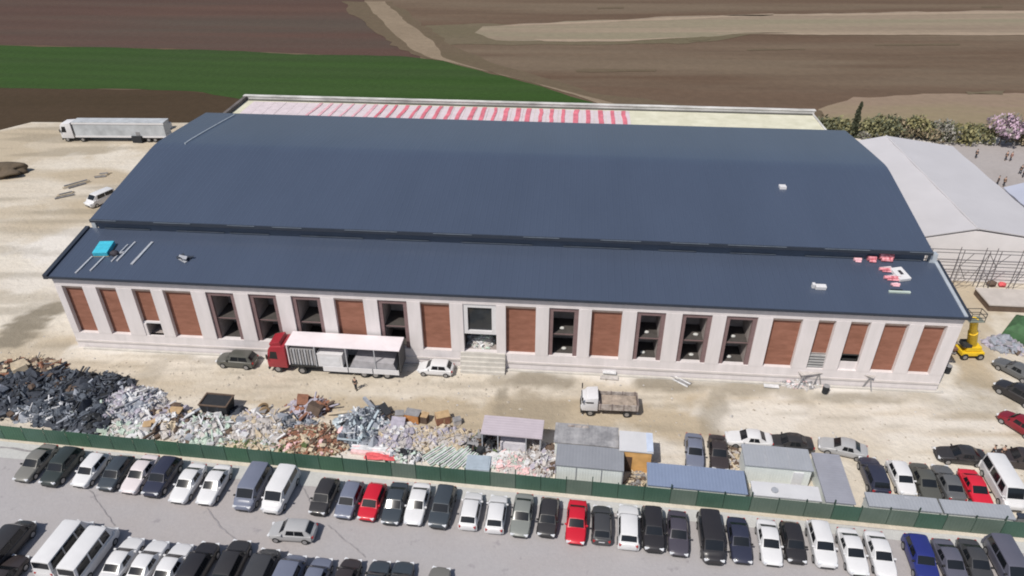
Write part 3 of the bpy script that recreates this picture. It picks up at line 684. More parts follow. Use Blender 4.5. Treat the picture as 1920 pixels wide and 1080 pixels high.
def copy_tree(o, parent=None):
    c = o.copy(); col.objects.link(c); c.parent = parent
    for ch in list(o.children): copy_tree(ch, c)
    return c
CARS = []
def car(name, t, pc, px_, py_, ang, label, group, z=.75, gz=.16):
    """px,py = middle of the car in the photograph; ang = heading of the nose in degrees, 0 along +X of the car-park grid"""
    first = t not in PROTO
    if first: PROTO[t] = car_proto(t)
    o = PROTO[t] if first else copy_tree(PROTO[t])
    p = at(px_, py_, z)
    o.location = (p.x, p.y, gz); o.rotation_euler = (0, 0, R(ang) - LZ); o.name = name
    for ch in o.children:
        if ch.name.split('.')[0] in ('body', 'mirror'):
            s = ch.material_slots[0]; s.link = 'OBJECT'; s.material = paint(pc) if ch.name.startswith('body') else (paint(pc) if pc in ('white', 'red', 'silver') else m_black)
        elif len(ch.material_slots): pass
    tag(o, label, {'sedan': 'car', 'hatchback': 'car', 'suv': 'car', 'minivan': 'van', 'minibus': 'minibus'}[t], group)
    if t == 'minibus': o.scale = (.93, .93, .93)
    return o
GA = 'cars parked along the green fence'; GB = 'cars in the near car park row'; GY = 'cars parked inside the yard'
T, W_ = -90, 90     # nose towards / away from the camera
rowA = [
 ('sedan', 'taupe', 68, 868, T, 'taupe sedan at the far left end of the row along the green fence'),
 ('suv', 'green', 117, 876, T, 'black-green estate car between the taupe end car and the leftmost white car'),
 ('hatchback', 'white', 171, 881, T, 'leftmost white car of the row along the green fence'),
 ('hatchback', 'slate', 218, 887, T, 'dark slate hatchback between two white cars at the left of the fence row'),
 ('sedan', 'pearl', 263, 889, T, 'pinkish white sedan tucked between slate hatchback and navy car by the fence'),
 ('suv', 'navy', 305, 895, T, 'black-navy car between the pinkish white sedan and a pair of white sedans'),
 ('sedan', 'white', 353, 906, T, 'left one of the adjacent pair of white sedans left of the vans'),
 ('sedan', 'white', 402, 909, T, 'right one of the adjacent pair of white sedans left of the vans'),
 ('minivan', 'greyblue', 474, 913, T, 'grey-blue van parked left of the tall white van by the fence'),
 ('minivan', 'white', 526, 918, T, 'tall white van with grey side parked in the fence row'),
 ('hatchback', 'charcoal', 608, 931, T, 'black car just right of the gap beside the tall white van'),
 ('hatchback', 'greyblue', 655, 937, T, 'grey-blue hatchback parked left of the bright red car'),
 ('hatchback', 'red', 698, 941, T, 'bright red car between grey-blue hatchback and slate car'),
 ('sedan', 'slate', 741, 944, T, 'dark slate sedan just right of the bright red car'),
 ('sedan', 'white', 783, 945, T, 'white sedan between two dark slate cars in the fence row'),
 ('suv', 'slate', 830, 951, T, 'dark slate car left of two neighbouring white hatchbacks'),
 ('hatchback', 'white', 883, 957, W_, 'left white hatchback of the two beside the sage grey sedan'),
 ('hatchback', 'white', 931, 963, W_, 'right white hatchback of the two, next to the sage grey sedan'),
 ('sedan', 'sage', 979, 966, T, 'sage grey sedan next to a black hatchback by the fence'),
 ('hatchback', 'charcoal', 1028, 970, T, 'black hatchback parked left of the plain red sedan'),
 ('sedan', 'red', 1081, 979, T, 'red sedan in the middle of the fence row'),
 ('hatchback', 'darkgrey', 1128, 983, W_, 'dark grey hatchback right of the red sedan'),
 ('suv', 'white', 1178, 988, W_, 'white boxy car between dark grey hatchback and black suv'),
 ('suv', 'black', 1224, 993, T, 'black suv just right of the white boxy car'),
 ('sedan', 'plum', 1271, 1000, T, 'plum grey sedan left of the gap and the big black van'),
 ('minivan', 'black', 1333, 1007, T, 'long black van, longest dark vehicle in the fence row'),
 ('sedan', 'navy', 1386, 1013, T, 'black sedan with bluish bonnet right of the long black van'),
 ('sedan', 'white', 1442, 1017, T, 'white sedan between bluish black sedan and small black sedan'),
 ('hatchback', 'black', 1487, 1017, T, 'small black car between two white cars at the right'),
 ('suv', 'white', 1540, 1021, T, 'tall white car right of the small black car'),
 ('sedan', 'white', 1598, 1034, T, 'white sedan between tall white car and small white saloon'),
 ('sedan', 'white', 1650, 1040, T, 'rightmost white car, left of the deep blue car'),
 ('suv', 'blue', 1726, 1048, T, 'deep blue car near the right end of the fence row'),
 ('sedan', 'purplegrey', 1782, 1056, T, 'mid grey sedan just right of the deep blue car'),
 ('sedan', 'darkgrey', 1830, 1056, T, 'dark grey sedan second from the right end of the row'),
 ('minivan', 'purplegrey', 1890, 1056, T, 'dark grey van at the right end of the row, cut by the frame'),
]
for t, c, x, y, a, lab in rowA: car('parked_car', t, c, x, y, a + random.uniform(-1.5, 1.5), lab, GA, z=.75 if t not in ('minivan', 'minibus') else .95)
rowB = [
 ('minivan', 'charcoal', 14, 1018, W_, 'black van at the left edge of the near row, left of the minibuses'),
 ('minibus', 'white', 122, 1024, W_, 'left one of two white minibuses side by side at bottom left'),
 ('minibus', 'white', 169, 1036, W_, 'right one of two white minibuses side by side at bottom left'),
 ('sedan', 'white', 229, 1050, W_, 'first white sedan right of the two minibuses'),
 ('sedan', 'white', 276, 1056, W_, 'middle one of three white sedans right of the two minibuses'),
 ('sedan', 'white', 322, 1062, W_, 'third white sedan, touching the black suvs in the near row'),
 ('suv', 'black', 372, 1062, W_, 'left black suv of the near row beside the white sedans'),
 ('suv', 'charcoal', 435, 1058, W_, 'right black suv of the near row, standing slightly forward'),
 ('minivan', 'darkgrey', 486, 1075, W_, 'dark grey van at the bottom edge right of the black suvs'),
 ('minivan', 'greyblue', 536, 1087, W_, 'grey-blue van at the bottom edge right of the dark grey van'),
 ('hatchback', 'greyblue', 592, 1086, W_, 'grey-blue hatchback at the bottom edge, cut by the frame'),
 ('hatchback', 'darkbrown', 648, 1088, W_, 'dark brown hatchback at the bottom edge, cut by the frame'),
 ('sedan', 'slate', 703, 1096, W_, 'slate sedan peeking in at the bottom edge with its dark screen'),
 ('sedan', 'slate', 748, 1098, W_, 'last slate car but one in the near row, right of slate sedan'),
 ('sedan', 'taupe', 817, 1109, W_, 'rightmost car of the near row, only its front end in frame'),
 ('sedan', 'darkbrown', 6, 1085, W_, 'dark car corner in the bottom left corner below the black van'),
]
for t, c, x, y, a, lab in rowB: car('parked_car', t, c, x, y, a + random.uniform(-1.5, 1.5), lab, GB, z=.75 if t not in ('minivan', 'minibus') else 1.1)
car('passing_car', 'hatchback', 'silver', 549, 995, 180 + 3, 'silver car driving across the lane between the two parked rows', 'cars on the move', z=.8)
yardc = [
 ('sedan', 'greyblue', 1302, 846, T, 'grey-blue sedan with pale bonnet behind the blue-roofed cabin', 0),
 ('sedan', 'darkbrown', 1347, 849, T, 'dark brown sedan behind the blue-roofed cabin', 0),
 ('sedan', 'white', 1404, 823, 180, 'white sedan partly hidden behind the grey and white cabin', 0),
 ('sedan', 'charcoal', 1480, 830, 180, 'black sedan partly hidden behind the grey and white cabin', 0),
 ('sedan', 'silver', 1580, 839, 180 - 12, 'silver sedan standing alone beyond the long grey roof', 0),
 ('suv', 'navy', 1638, 892, W_, 'dark navy car, leftmost of the row inside the yard at right', 0),
 ('hatchback', 'white', 1690, 896, T, 'white hatchback between navy and dark grey cars inside the yard', 0),
 ('sedan', 'olive', 1735, 905, T, 'dark olive grey sedan with sun glint on its rear window', 0),
 ('sedan', 'grey', 1778, 905, W_, 'mid grey sedan left of the red yard car', 0),
 ('sedan', 'deepred', 1829, 917, T, 'red car inside the yard beside the tall white van', 0),
 ('minibus', 'white', 1881, 906, T, 'tall white van at the right end of the yard row', 0),
 ('sedan', 'charcoal', 1801, 853, 180 - 3, 'long black car standing sideways above the yard row', 0),
 ('suv', 'darkbrown', 1915, 862, 180 - 6, 'dark brown car at the right edge behind the tall white van', 0),
 ('suv', 'black', 1908, 738, 128, 'black car with light windscreen at the right edge of the yard', 0),
 ('sedan', 'grey', 1904, 693, 128, 'grey car just above the black car at the right edge', 0),
 ('hatchback', 'maroon', 1912, 795, 125, 'dark red car at the right edge beneath the black car', 0),
 ('suv', 'olive', 445, 675, 176, 'dark olive car with glaring windscreen left of the red lorry', 3),
 ('hatchback', 'white', 817, 690, 180, 'white hatchback behind the red lorry near the entrance steps', 3),
]
for t, c, x, y, a, lab, d in yardc: car('yard_car', t, c, x, y, a + random.uniform(-2, 2) + d, lab, GY, z=.75 if t != 'minibus' else 1.1, gz=.13)
car('parked_van', 'minivan', 'white', 188, 371, -110, 'white van half hidden behind the left roof edge of the hall', None, z=1.0, gz=.13)
p = at(2, 328); o = blob('earth_heap', (p.x, p.y, .1), (9, 5.5, 2.2), mat('dark_earth', (.10, .075, .05), .95, .3, .6, bump=.4), None, 8, 4, .5); tag(o, 'dark brown earth heap on the sand at the left edge of the picture', 'earth heap')

def wheel(parent, x, y, r, wd=.28, name='wheel'):
    s = 1 if y > 0 else -1
    g = MB(); g.tube((x, y - s * wd, r), (x, y, r), r, m_tyre, 16); o = g.build(name, parent, smooth=40)
    g = MB(); g.tube((x, y + s * .001, r), (x, y + s * .03, r), r * .55, m_rim, 10); g.build('rim', o); return o
def cab(root, x0, m, W=2.45, H_=3.4, L=2.1, glass_m=m_glass):
    """cab-over lorry cab: x0 = front"""
    h = W / 2
    prof = [(x0 - L, .75), (x0 - .05, .75), (x0, 1.0), (x0, 1.9), (x0 - .32, H_ - .35), (x0 - .6, H_), (x0 - L, H_ + .12)]
    b = MB(); b.ext(prof, -h, h, m); c = b.build('cab', root, bevel=.07, smooth=40)
    b = MB(); b.face([(x0 + .02 - .03, -h * .86, 1.98), (x0 - .01, h * .86, 1.98), (x0 - .30 + .03, h * .82, H_ - .50), (x0 - .27, -h * .82, H_ - .50)], glass_m); b.build('windscreen', root)
    for s in (-1, 1):
        b = MB(); b.face([(x0 - .30, s * (h + .012), 1.95), (x0 - 1.25, s * (h + .012), 1.95), (x0 - 1.25, s * (h + .012), H_ - .6), (x0 - .55, s * (h + .012), H_ - .6)], glass_m); b.build('side_window', root)
        b = MB(); b.box((x0 + .01, s * h * .72, 1.05), (.08, .42, .2), m_lamp); b.build('headlight', root)
        b = MB(); b.box((x0 - .1, s * (h + .18), 2.3), (.12, .2, .6), m_black); b.build('mirror', root, bevel=.03)
    b = MB(); b.box((x0 + .02, 0, 1.25), (.06, W * .5, .5), m_black); b.build('grille', root)
    b = MB(); b.box((x0 - .02, 0, .58), (.18, W * .98, .34), m_dark); b.build('bumper', root, bevel=.03)
    return c

# red lorry with white-roofed open-sided trailer
p = at(632, 707)
lorry = empty('lorry', (p.x + .1, p.y + 1.25, .13), math.pi - AZ - .01); tag(lorry, 'dark red articulated lorry with white-roofed open-sided trailer parked before the hall', 'lorry')
m_lred = mat('lorry_red', (.30, .022, .034), .4, .1, 1.5, coat=.3)
m_tarp = mat('white_tarpaulin', (.72, .66, .68), .6, .06, .6, bump=.08)
lo = MB(); yo = -1.6
ch = empty  # local origin lies at the near side middle
def shift(o, dy):
    for c in o.children: c.location.y += dy
cab(lorry, 7.75, m_lred, 2.5, 3.55, 2.25)
b = MB(); b.box((6.6, 0, 3.75), (1.3, 2.0, .5), m_lred, 0, (0, .28)); b.build('wind_deflector', lorry, bevel=.08)
b = MB(); b.bx(-7.3, 7.2, -.45, .45, .75, 1.05, m_black); b.bx(-7.4, 5.1, -1.24, 1.24, 1.05, 1.25, m_black); b.build('chassis', lorry)
for x in (6.7, 3.9): 
    for s in (-1.24, 1.24): wheel(lorry, x, s, .5)
for x in (-3.2, -4.5, -5.8):
    for s in (-1.24, 1.24): wheel(lorry, x, s, .5)
b = MB(); b.bx(-7.45, 5.3, -1.28, 1.28, 3.95, 4.08, m_tarp); b.build('trailer_roof', lorry, bevel=.03)
b = MB(); b.bx(5.15, 5.25, -1.24, 1.24, 1.25, 3.95, m_tarp); b.build('headboard', lorry)
b = MB(); b.bx(-7.42, -7.34, -1.24, 1.24, 1.25, 3.95, mat('dark_door', (.06, .06, .065), .6)); b.build('rear_door', lorry)
for x in (2.1, -1.4, -4.6):
    for s in (-1.2, 1.2):
        b = MB(); b.bx(x - .06, x + .06, s - .05, s + .05, 1.25, 3.95, m_steel); b.build('post', lorry)
b = MB(); b.bx(-7.3, 5.1, -1.2, -1.15, 1.25, 3.95, mat('far_curtain', (.25, .25, .26), .8)); b.build('curtain', lorry)
for x0, x1 in ((1.4, -1.4), (-1.5, -4.2), (-4.3, -7.2)):
    b = MB(); b.bx(x1, x0, 1.25, 1.30, .68, 1.34, m_white); b.build('side_board', lorry)
def onlorry(name, mb, label, cat):
    o = mb.build(name, None, loc=lorry.location, rz=lorry.rotation_euler.z); return tag(o, label, cat)
b = MB()
for k in range(9): b.bx(2.25 + k * .32, 2.45 + k * .32, -.9, 1.1, 1.252, 3.3, m_steel if k % 2 else mat('crate_grey', (.3, .29, .29), .8))
b.bx(2.2, 5.0, -1.0, 1.0, 3.301, 3.4, mat('crate_grey', (.3, .29, .29), .8)); onlorry('slatted_crate', b, 'grey slatted crate on the lorry trailer just behind the red cab', 'crate')
b = MB(); b.bx(-.9, 1.9, -.9, 1.22, 1.252, 2.9, m_white); b.bx(-.95, 1.95, -.95, 1.23, 2.9, 2.98, m_white); b.bx(-.6, 1.6, 1.221, 1.24, 1.5, 2.6, mat('pale_grey_panel', (.62, .62, .64), .6)); onlorry('cargo_box', b, 'white cargo box in the middle of the lorry trailer', 'box')
b = MB(); b.ext([(-6.9, 1.252), (-1.6, 1.252), (-2.2, 2.3), (-6.6, 2.1)], -1.0, 1.15, mat('grey_tarp', (.36, .35, .37), .8, .2, 1, bump=.2)); onlorry('tarped_load', b, 'grey tarpaulined load at the rear of the lorry trailer', 'load')

# small tipper truck
p = at(1143, 784)
tip = empty('tipper_truck', (p.x, p.y + 1.0, .13), math.pi - AZ + .02); tag(tip, 'small white-cab tipper truck with brown open body driving over the yard', 'truck')
cab(tip, 2.95, m_white, 2.0, 2.35, 1.7)
m_tb = mat('rusty_tipper', (.25, .20, .175), .8, .3, 2, c2=(.40, .36, .33)); m_tb2 = mat('tipper_inside', (.20, .16, .15), .85, .3, 2)
b = MB(); b.bx(-2.9, 1.15, -1.08, 1.08, 1.0, 1.12, m_tb); b.build('tipper_bed', tip)
for s in (-1.05, 1.05): b = MB(); b.bx(-2.9, 1.15, s - .04, s + .04, 1.12, 1.75, m_tb); [b.bx(x - .05, x + .05, s - .07, s + .07, 1.0, 1.8, m_tb2) for x in (-2.7, -1.4, -.2, 1.0)]; b.build('side_board', tip)
b = MB(); b.bx(1.1, 1.18, -1.05, 1.05, 1.12, 2.0, m_tb2); b.build('headboard', tip); b = MB(); b.bx(-2.95, -2.88, -1.05, 1.05, 1.0, 1.75, m_tb2); b.build('tailgate', tip)
b = MB(); b.bx(-2.8, 2.6, -.4, .4, .6, .95, m_black); b.build('chassis', tip)
for x in (2.0, -1.8):
    for s in (-.98, .98): wheel(tip, x, s, .42, .25)
b = MB()
b.loft([[(-2.8, -.98, 1.13), (-2.8, .98, 1.13), (-2.8, .98, 1.3), (-2.8, -.98, 1.3)], [(-.8, -.98, 1.13), (-.8, .98, 1.13), (-.8, .9, 1.4), (-.8, -.7, 1.6)], [(1.0, -.98, 1.13), (1.0, .98, 1.13), (1.0, .98, 1.25), (1.0, -.98, 1.3)]], mat('earth_load', (.33, .27, .22), .95, .3, 2, bump=.4))
o = b.build('earth_load', None, loc=tip.location, rz=tip.rotation_euler.z); tag(o, 'brown earth load inside the small tipper body', 'earth load')

# far white lorry with grey curtain-sided trailer, beyond the hall
p = at(216, 268)
far = empty('lorry', (p.x, p.y + 1.3, .13), math.pi - R(1.0)); tag(far, 'white articulated lorry with long grey-sided trailer far off by the brown field', 'lorry')
cab(far, 10.2, m_white, 2.5, 3.7, 2.4)
b = MB(); b.bx(-10.2, 9.6, -.45, .45, .8, 1.1, m_black); b.build('chassis', far)
m_cg = mat('grey_curtain', (.40, .42, .44), .7, .2, .5, bump=.2)
b = MB(); b.bx(-10.4, 7.4, -1.22, 1.22, 1.3, 3.9, m_cg); b.build('trailer_curtain', far)
b = MB(); b.bx(-10.5, 7.5, -1.27, 1.27, 3.902, 4.02, m_cg); b.bx(-10.5, 7.5, 1.24, 1.30, 3.6, 3.9, m_white); b.build('trailer_roof', far)
b = MB(); b.bx(-10.45, 7.45, -1.27, 1.27, .95, 1.298, m_white); b.build('side_rail', far)
b = MB(); b.bx(7.402, 7.48, -1.25, 1.25, 1.3, 3.9, m_dark); b.build('headboard', far)
for x in (9.2, 6.2, -5.5, -6.8, -8.1):
    for s in (-1.24, 1.24): wheel(far, x, s, .5)

# yellow telescopic lift at the right corner of the hall
m_yel = mat('machine_yellow', (.72, .47, .02), .45, .12, 2)
p = at(1813, 668); tp_ = at(1827, 600, 6.6) - Vector((p.x, p.y, .13))
lift = empty('boom_lift', (p.x, p.y, .13), 0); tag(lift, 'yellow telescopic lift raised upright beside the right corner of the hall', 'lift')
b = MB(); b.box((0, 0, .75), (2.6, 1.7, .5), m_yel); b.build('chassis', lift, bevel=.08)
for x in (-.9, .9):
    for s in (-.95, .95): wheel(lift, x, s, .42, .3)
b = MB(); b.box((0, 0, 1.35), (1.7, 1.4, .65), m_yel); b.build('turntable', lift, bevel=.1)
b = MB(); b.box((-.9, -.2, 1.9), (1.0, 1.1, .55), m_dark); b.build('counterweight', lift, bevel=.08)
c0 = Vector((0, 0, 1.5)); c1 = c0.lerp(tp_, .55)
b = MB(); b.tube(c0, c1, .52, m_yel, 10); b.build('boom', lift, smooth=40)
b = MB(); b.tube(c1, tp_, .42, m_yel, 10); b.build('inner_boom', lift, smooth=40)
bx_, by_, bz_ = tp_.x - .8, tp_.y, tp_.z
b = MB()
for x in (0, 1.6):
    for y in (-.5, .6): b.tube((bx_ + x, by_ + y, bz_ + .1), (bx_ + x, by_ + y, bz_ + 1.1), .04, m_dark, 6)
for z in (.6, 1.1):
    for a, c in (((0, -.5), (1.6, -.5)), ((1.6, -.5), (1.6, .6)), ((1.6, .6), (0, .6)), ((0, .6), (0, -.5))): b.tube((bx_ + a[0], by_ + a[1], bz_ + z), (bx_ + c[0], by_ + c[1], bz_ + z), .04, m_dark, 6)
b.bx(bx_ - .05, bx_ + 1.65, by_ - .55, by_ + .65, bz_ + .02, bz_ + .1, mat('basket_floor', (.18, .2, .17), .8)); b.build('basket', lift)
b = MB()
for k in range(26): b.box((-2.1 + random.uniform(-.9, .9), 1.2 + random.uniform(-1.2, 1.2), random.uniform(.15, 1.3)), (random.uniform(.3, .9), random.uniform(.15, .5), random.uniform(.1, .4)), mat('rust_stuff', (.16, .085, .06), .9, .4, 2) if k % 3 else mat('crate_grey', (.3, .29, .29), .8), random.uniform(0, 3), (random.uniform(-.4, .4), random.uniform(-.4, .4)))
o = b.build('scrap_stack', None, loc=(p.x, p.y, .12)); tag(o, 'rusty brown scrap stack between the yellow lift and the hall corner', 'scrap stack')
# ------------------------------------------------------------------ green hoarding
m_fg = mat('green_hoarding', (.040, .096, .066), .6, .10, .4, c2=(.044, .097, .072))
m_fg2 = mat('green_hoarding_faded', (.088, .128, .102), .6, .10, .4, c2=(.098, .132, .110)); m_fg3 = mat('green_hoarding_fresh', (.037, .098, .060), .6, .10, .4)
m_post = mat('green_post', (.022, .050, .036), .6, .1, 1)
fence = empty('green_fence', rotp(-62, 46.75, LZ), -LZ); tag(fence, 'long green sheet-metal fence between the car park and the yard', 'fence')
L = 0; k = 0
while L < 106:
    wd = 2.35
    mm = m_fg if k % 7 not in (2, 5) else m_fg3 if k < 18 else m_fg2
    if L > 78: mm = m_fg2 if k % 3 else m_fg
    b = MB(); n = 8; th = .025
    ringsA = []
    for j in range(n * 2 + 1):
        x = L + .03 + (wd - .06) * j / (n * 2); y = .012 if j % 2 else 0.0
        ringsA.append([(x, y - .45 * 0, .16), (x, y, 2.0 + .02 * math.sin(k * 1.7)), (x, y + th, 2.0 + .02 * math.sin(k * 1.7)), (x, y + th, .16)])
    b.loft(ringsA, mm); b.build('fence_panel', fence)
    h = 1.95 if L < 38 or k % 3 == 1 else 2.12 if k % 3 else 2.4
    one('fence_post', (L, .10, .12 + h / 2), (.09, .1, h), m_post, fence)
    L += wd; k += 1

# ------------------------------------------------------------------ cabins and sheds beside the fence
m_rpink = ribbed('pinkish_roof_sheet', (.46, .405, .44), .35, 'Y', .07)
m_rgrey = ribbed('grey_roof_sheet', (.232, .242, .268), .3, 'X', .06, c2=(.24, .25, .275))
m_rspeck = ribbed('worn_grey_roof', (.20, .20, .215), .3, 'X', .3, c2=(.33, .325, .33))
m_rblue = ribbed('blue_grey_roof', (.19, .235, .34), .3, 'X', .06)
m_rpale = ribbed('pale_grey_roof', (.305, .32, .35), .3, 'X', .07)
m_rlav = ribbed('lavender_grey_roof', (.27, .275, .315), .3, 'Y', .08)
m_rwhite = mat('white_roof', (.535, .535, .55), .6, .06, .6)
m_cw = ribbed('white_cabin_wall', (.66, .69, .67), .25, 'X', .07)
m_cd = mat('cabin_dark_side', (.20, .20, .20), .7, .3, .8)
m_orange = mat('ochre_board', (.58, .33, .12), .8, .2, 1)
def cabin(name, q, z, mroof, mwall, label, cat, thick=.14, over=.12, parts=(), frame=None):
    pts = [uvp(at(*p, z), LZ) for p in q]
    u0 = (pts[0][0] + pts[3][0]) / 2; u1 = (pts[1][0] + pts[2][0]) / 2
    v1 = (pts[0][1] + pts[1][1]) / 2; v0 = max(46.95, (pts[2][1] + pts[3][1]) / 2)
    cu, cv = (u0 + u1) / 2, (v0 + v1) / 2; w, d = u1 - u0, v1 - v0
    e = empty(name, rotp(cu, cv, LZ, .12), -LZ); tag(e, label, cat)
    zz = z - .12
    if mwall:
        b = MB(); b.bx(-w / 2 + over, w / 2 - over, -d / 2 + over, d / 2 - over, 0, zz - thick - .003, mwall); b.build('wall', e)
    b = MB(); b.loft([[(-w / 2, -d / 2, zz - thick), (w / 2, -d / 2, zz - thick), (w / 2, -d / 2, zz), (0, -d / 2, zz + .03), (-w / 2, -d / 2, zz)], [(-w / 2, d / 2, zz - thick), (w / 2, d / 2, zz - thick), (w / 2, d / 2, zz + .06), (0, d / 2, zz + .09), (-w / 2, d / 2, zz + .06)]], mroof); b.build('roof', e, bevel=.02)
    return e, w, d, zz
e, w, d, zz = cabin('open_shed', ((909, 778), (1020, 789), (1017, 823), (901, 812)), 2.8, m_rpink, None, 'open-fronted shed with pinkish white corrugated roof on thin posts', 'shed')
b = MB(); b.bx(-w / 2 + .1, w / 2 - .1, d / 2 - .2, d / 2 - .1, 0, zz - .15, m_wall); b.build('back_wall', e)
b = MB(); b.bx(w / 2 - .2, w / 2 - .1, -d / 2 + .1, d / 2 - .21, 0, zz - .15, m_wall2); b.build('side_wall', e)
for f in (-.48, -.22, .24, .47): one('post', (w * f, -d / 2 + .12, (zz - .15) / 2), (.1, .1, zz - .15), m_steel, e)
b = MB(); b.bx(-w * .2, w * .22, -.6, .3, 0, 1.0, mat('lilac_panels', (.56, .54, .58), .7, .15, 1)); o = b.build('panel_stack', None, loc=e.location, rz=-LZ); tag(o, 'lilac-grey stack of panels under the open-fronted shed', 'panel stack')
e, w, d, zz = cabin('storage_cabin', ((1040, 795), (1160, 800), (1160, 840), (1040, 828)), 2.5, m_rspeck, m_cw, 'site cabin with speckled worn grey roof, behind the white-fronted one', 'cabin')
b = MB()
for k in range(3): b.box((-w * .25 + k * .7, d * .36, zz + .10), (.6, .22, .14), m_tb, .1 * k)
b.build('roof_debris', e)
e, w, d, zz = cabin('site_cabin', ((1043, 832), (1170, 843), (1170, 882), (1043, 872)), 2.6, m_rgrey, m_cw, 'site cabin with smooth grey roof and white front right behind the fence', 'cabin')
for f in (-.49, -.19, .18, .49): one('frame_post', (w * f, -d / 2 + .09, (zz - .15) / 2), (.07, .06, zz - .16), m_rgrey, e)
one('shaded_side', (w / 2 - .10, 0, (zz - .15) / 2), (.05, d * .9, zz - .2), m_cd, e)  # dark panel: shade of the right side put into the colour
e, w, d, zz = cabin('kiosk', ((1162, 807), (1225, 814), (1224, 850), (1160, 843)), 2.9, m_rwhite, m_orange, 'small kiosk with white flat roof and ochre walls', 'kiosk')
one('roof_border', (w / 2 - .32, .0, zz + .09), (.62, d - .1, .05), mat('pale_blue_sheet', (.50, .56, .68), .6), e)
one('door', (-w * .22, -d / 2 + .10, .95), (.8, .06, 1.9), mat('door_brown', (.10, .06, .04), .7), e)
e, w, d, zz = cabin('blue_cabin', ((1222, 868), (1396, 884), (1403, 935), (1205, 917)), 2.12, m_rblue, m_cw, 'long site cabin with blue-grey roof behind the green fence', 'cabin')
one('roof_trim', (w / 2 + .03, 0, zz - .05), (.06, d, .26), m_trim, e)
e, w, d, zz = cabin('grey_cabin', ((1393, 836), (1514, 840), (1525, 879), (1395, 875)), 2.6, m_rpale, m_cw, 'grey-roofed cabin with white front, behind the white-roofed one', 'cabin')
for f in (-.17, .17): one('roof_joint', (w * f, 0, zz + .09), (.06, d * .96, .04), m_steel, e)
one('door', (w * .3, -d / 2 + .08, 1.0), (.9, .08, 2.0), mat('pale_grey_panel', (.62, .62, .64), .6), e)
e, w, d, zz = cabin('white_cabin', ((1410, 902), (1535, 914), (1545, 955), (1412, 942)), 2.12, m_rwhite, m_cw, 'cabin with plain white flat roof and a small round vent, behind the fence', 'cabin')
b = MB(); b.tube((-w * .17, -d * .1, zz + .05), (-w * .17, -d * .1, zz + .22), .30, m_rpale, 12); b.build('roof_vent', e)
e, w, d, zz = cabin('narrow_cabin', ((1525, 850), (1577, 853), (1605, 955), (1548, 950)), 2.12, m_rlav, m_cw, 'narrow cabin with long lavender-grey roof standing end-on to the fence', 'cabin')
e, w, d, zz = cabin('pale_cabin', ((1622, 923), (1757, 935), (1774, 978), (1635, 965)), 2.12, m_rpale, m_cw, 'left one of two pale grey cabins under the yard cars', 'cabin')
one('roof_plate', (w * .12, d * .3, zz + .09), (1.0, .25, .04), m_steel, e)
e, w, d, zz = cabin('pale_cabin', ((1762, 936), (1899, 949), (1909, 993), (1778, 979)), 2.12, m_rpale, m_cw, 'right one of two pale grey cabins, next to the dark shelter', 'cabin')
e, w, d, zz = cabin('dark_shelter', ((1914, 962), (2010, 972), (2016, 1002), (1916, 993)), 2.4, m_trim, m_cd, 'low dark-roofed shelter cut by the right edge of the picture', 'shelter')

# ------------------------------------------------------------------ debris along the fence
def dm(name, c, **k): return mat('debris_' + name, c, k.pop('rough', .8), k.pop('var', .25), k.pop('scale', 2.0), **k)
D = dict(black=dm('black', (.016, .018, .022)), ink=dm('ink', (.030, .036, .050)), slate=dm('slate', (.075, .088, .11)), steel=dm('steel', (.28, .30, .34)), white=dm('white', (.60, .60, .61)), pale=dm('pale', (.44, .41, .39)), lilac=dm('lilac', (.36, .335, .39)),
         brown=dm('brown', (.11, .075, .055)), rust=dm('rust', (.25, .115, .07)), wood=dm('wood', (.42, .29, .16)), cream=dm('cream', (.48, .40, .29)), mint=dm('mint', (.44, .53, .46)), foil=dm('foil', (.38, .44, .48), rough=.35), pink=dm('pink', (.75, .50, .50)), red=dm('red', (.62, .10, .11)), sand=dm('sand', (.50, .42, .31)), green=dm('weed', (.10, .14, .05)), orange=dm('orange', (.48, .22, .08)), grey=dm('grey', (.24, .235, .24)))
ICO = [(0, .53, .85), (0, -.53, .85), (.85, 0, .53), (-.85, 0, .53), (.53, .85, 0), (-.53, .85, 0), (.53, -.85, 0), (-.53, -.85, 0), (.85, 0, -.53), (-.85, 0, -.53), (0, .53, -.85), (0, -.53, -.85)]
ICF = [(0, 1, 2), (0, 3, 1), (0, 2, 4), (0, 5, 3), (0, 4, 5), (1, 6, 2), (1, 3, 7), (1, 7, 6), (2, 8, 4), (2, 6, 8), (3, 5, 9), (3, 9, 7), (4, 10, 5), (4, 8, 10), (5, 10, 9), (6, 11, 8), (6, 7, 11), (7, 9, 11), (8, 11, 10), (9, 10, 11)]
def lump(b, c, s, m):
    k = len(b.v); sx, sy, sz = random.uniform(.7, 1.5), random.uniform(.6, 1.1), random.uniform(.5, .9); a = random.uniform(0, 3.1); ca, sa = math.cos(a), math.sin(a)
    for x, y, z in ICO:
        j = random.uniform(.75, 1.2); x, y, z = x * sx * j * s, y * sy * j * s, z * sz * j * s; b.v.append((c[0] + x * ca - y * sa, c[1] + x * sa + y * ca, c[2] + z))
    for f in ICF: b.f.append(tuple(k + i for i in f)); b.m.append(b.mi(m))
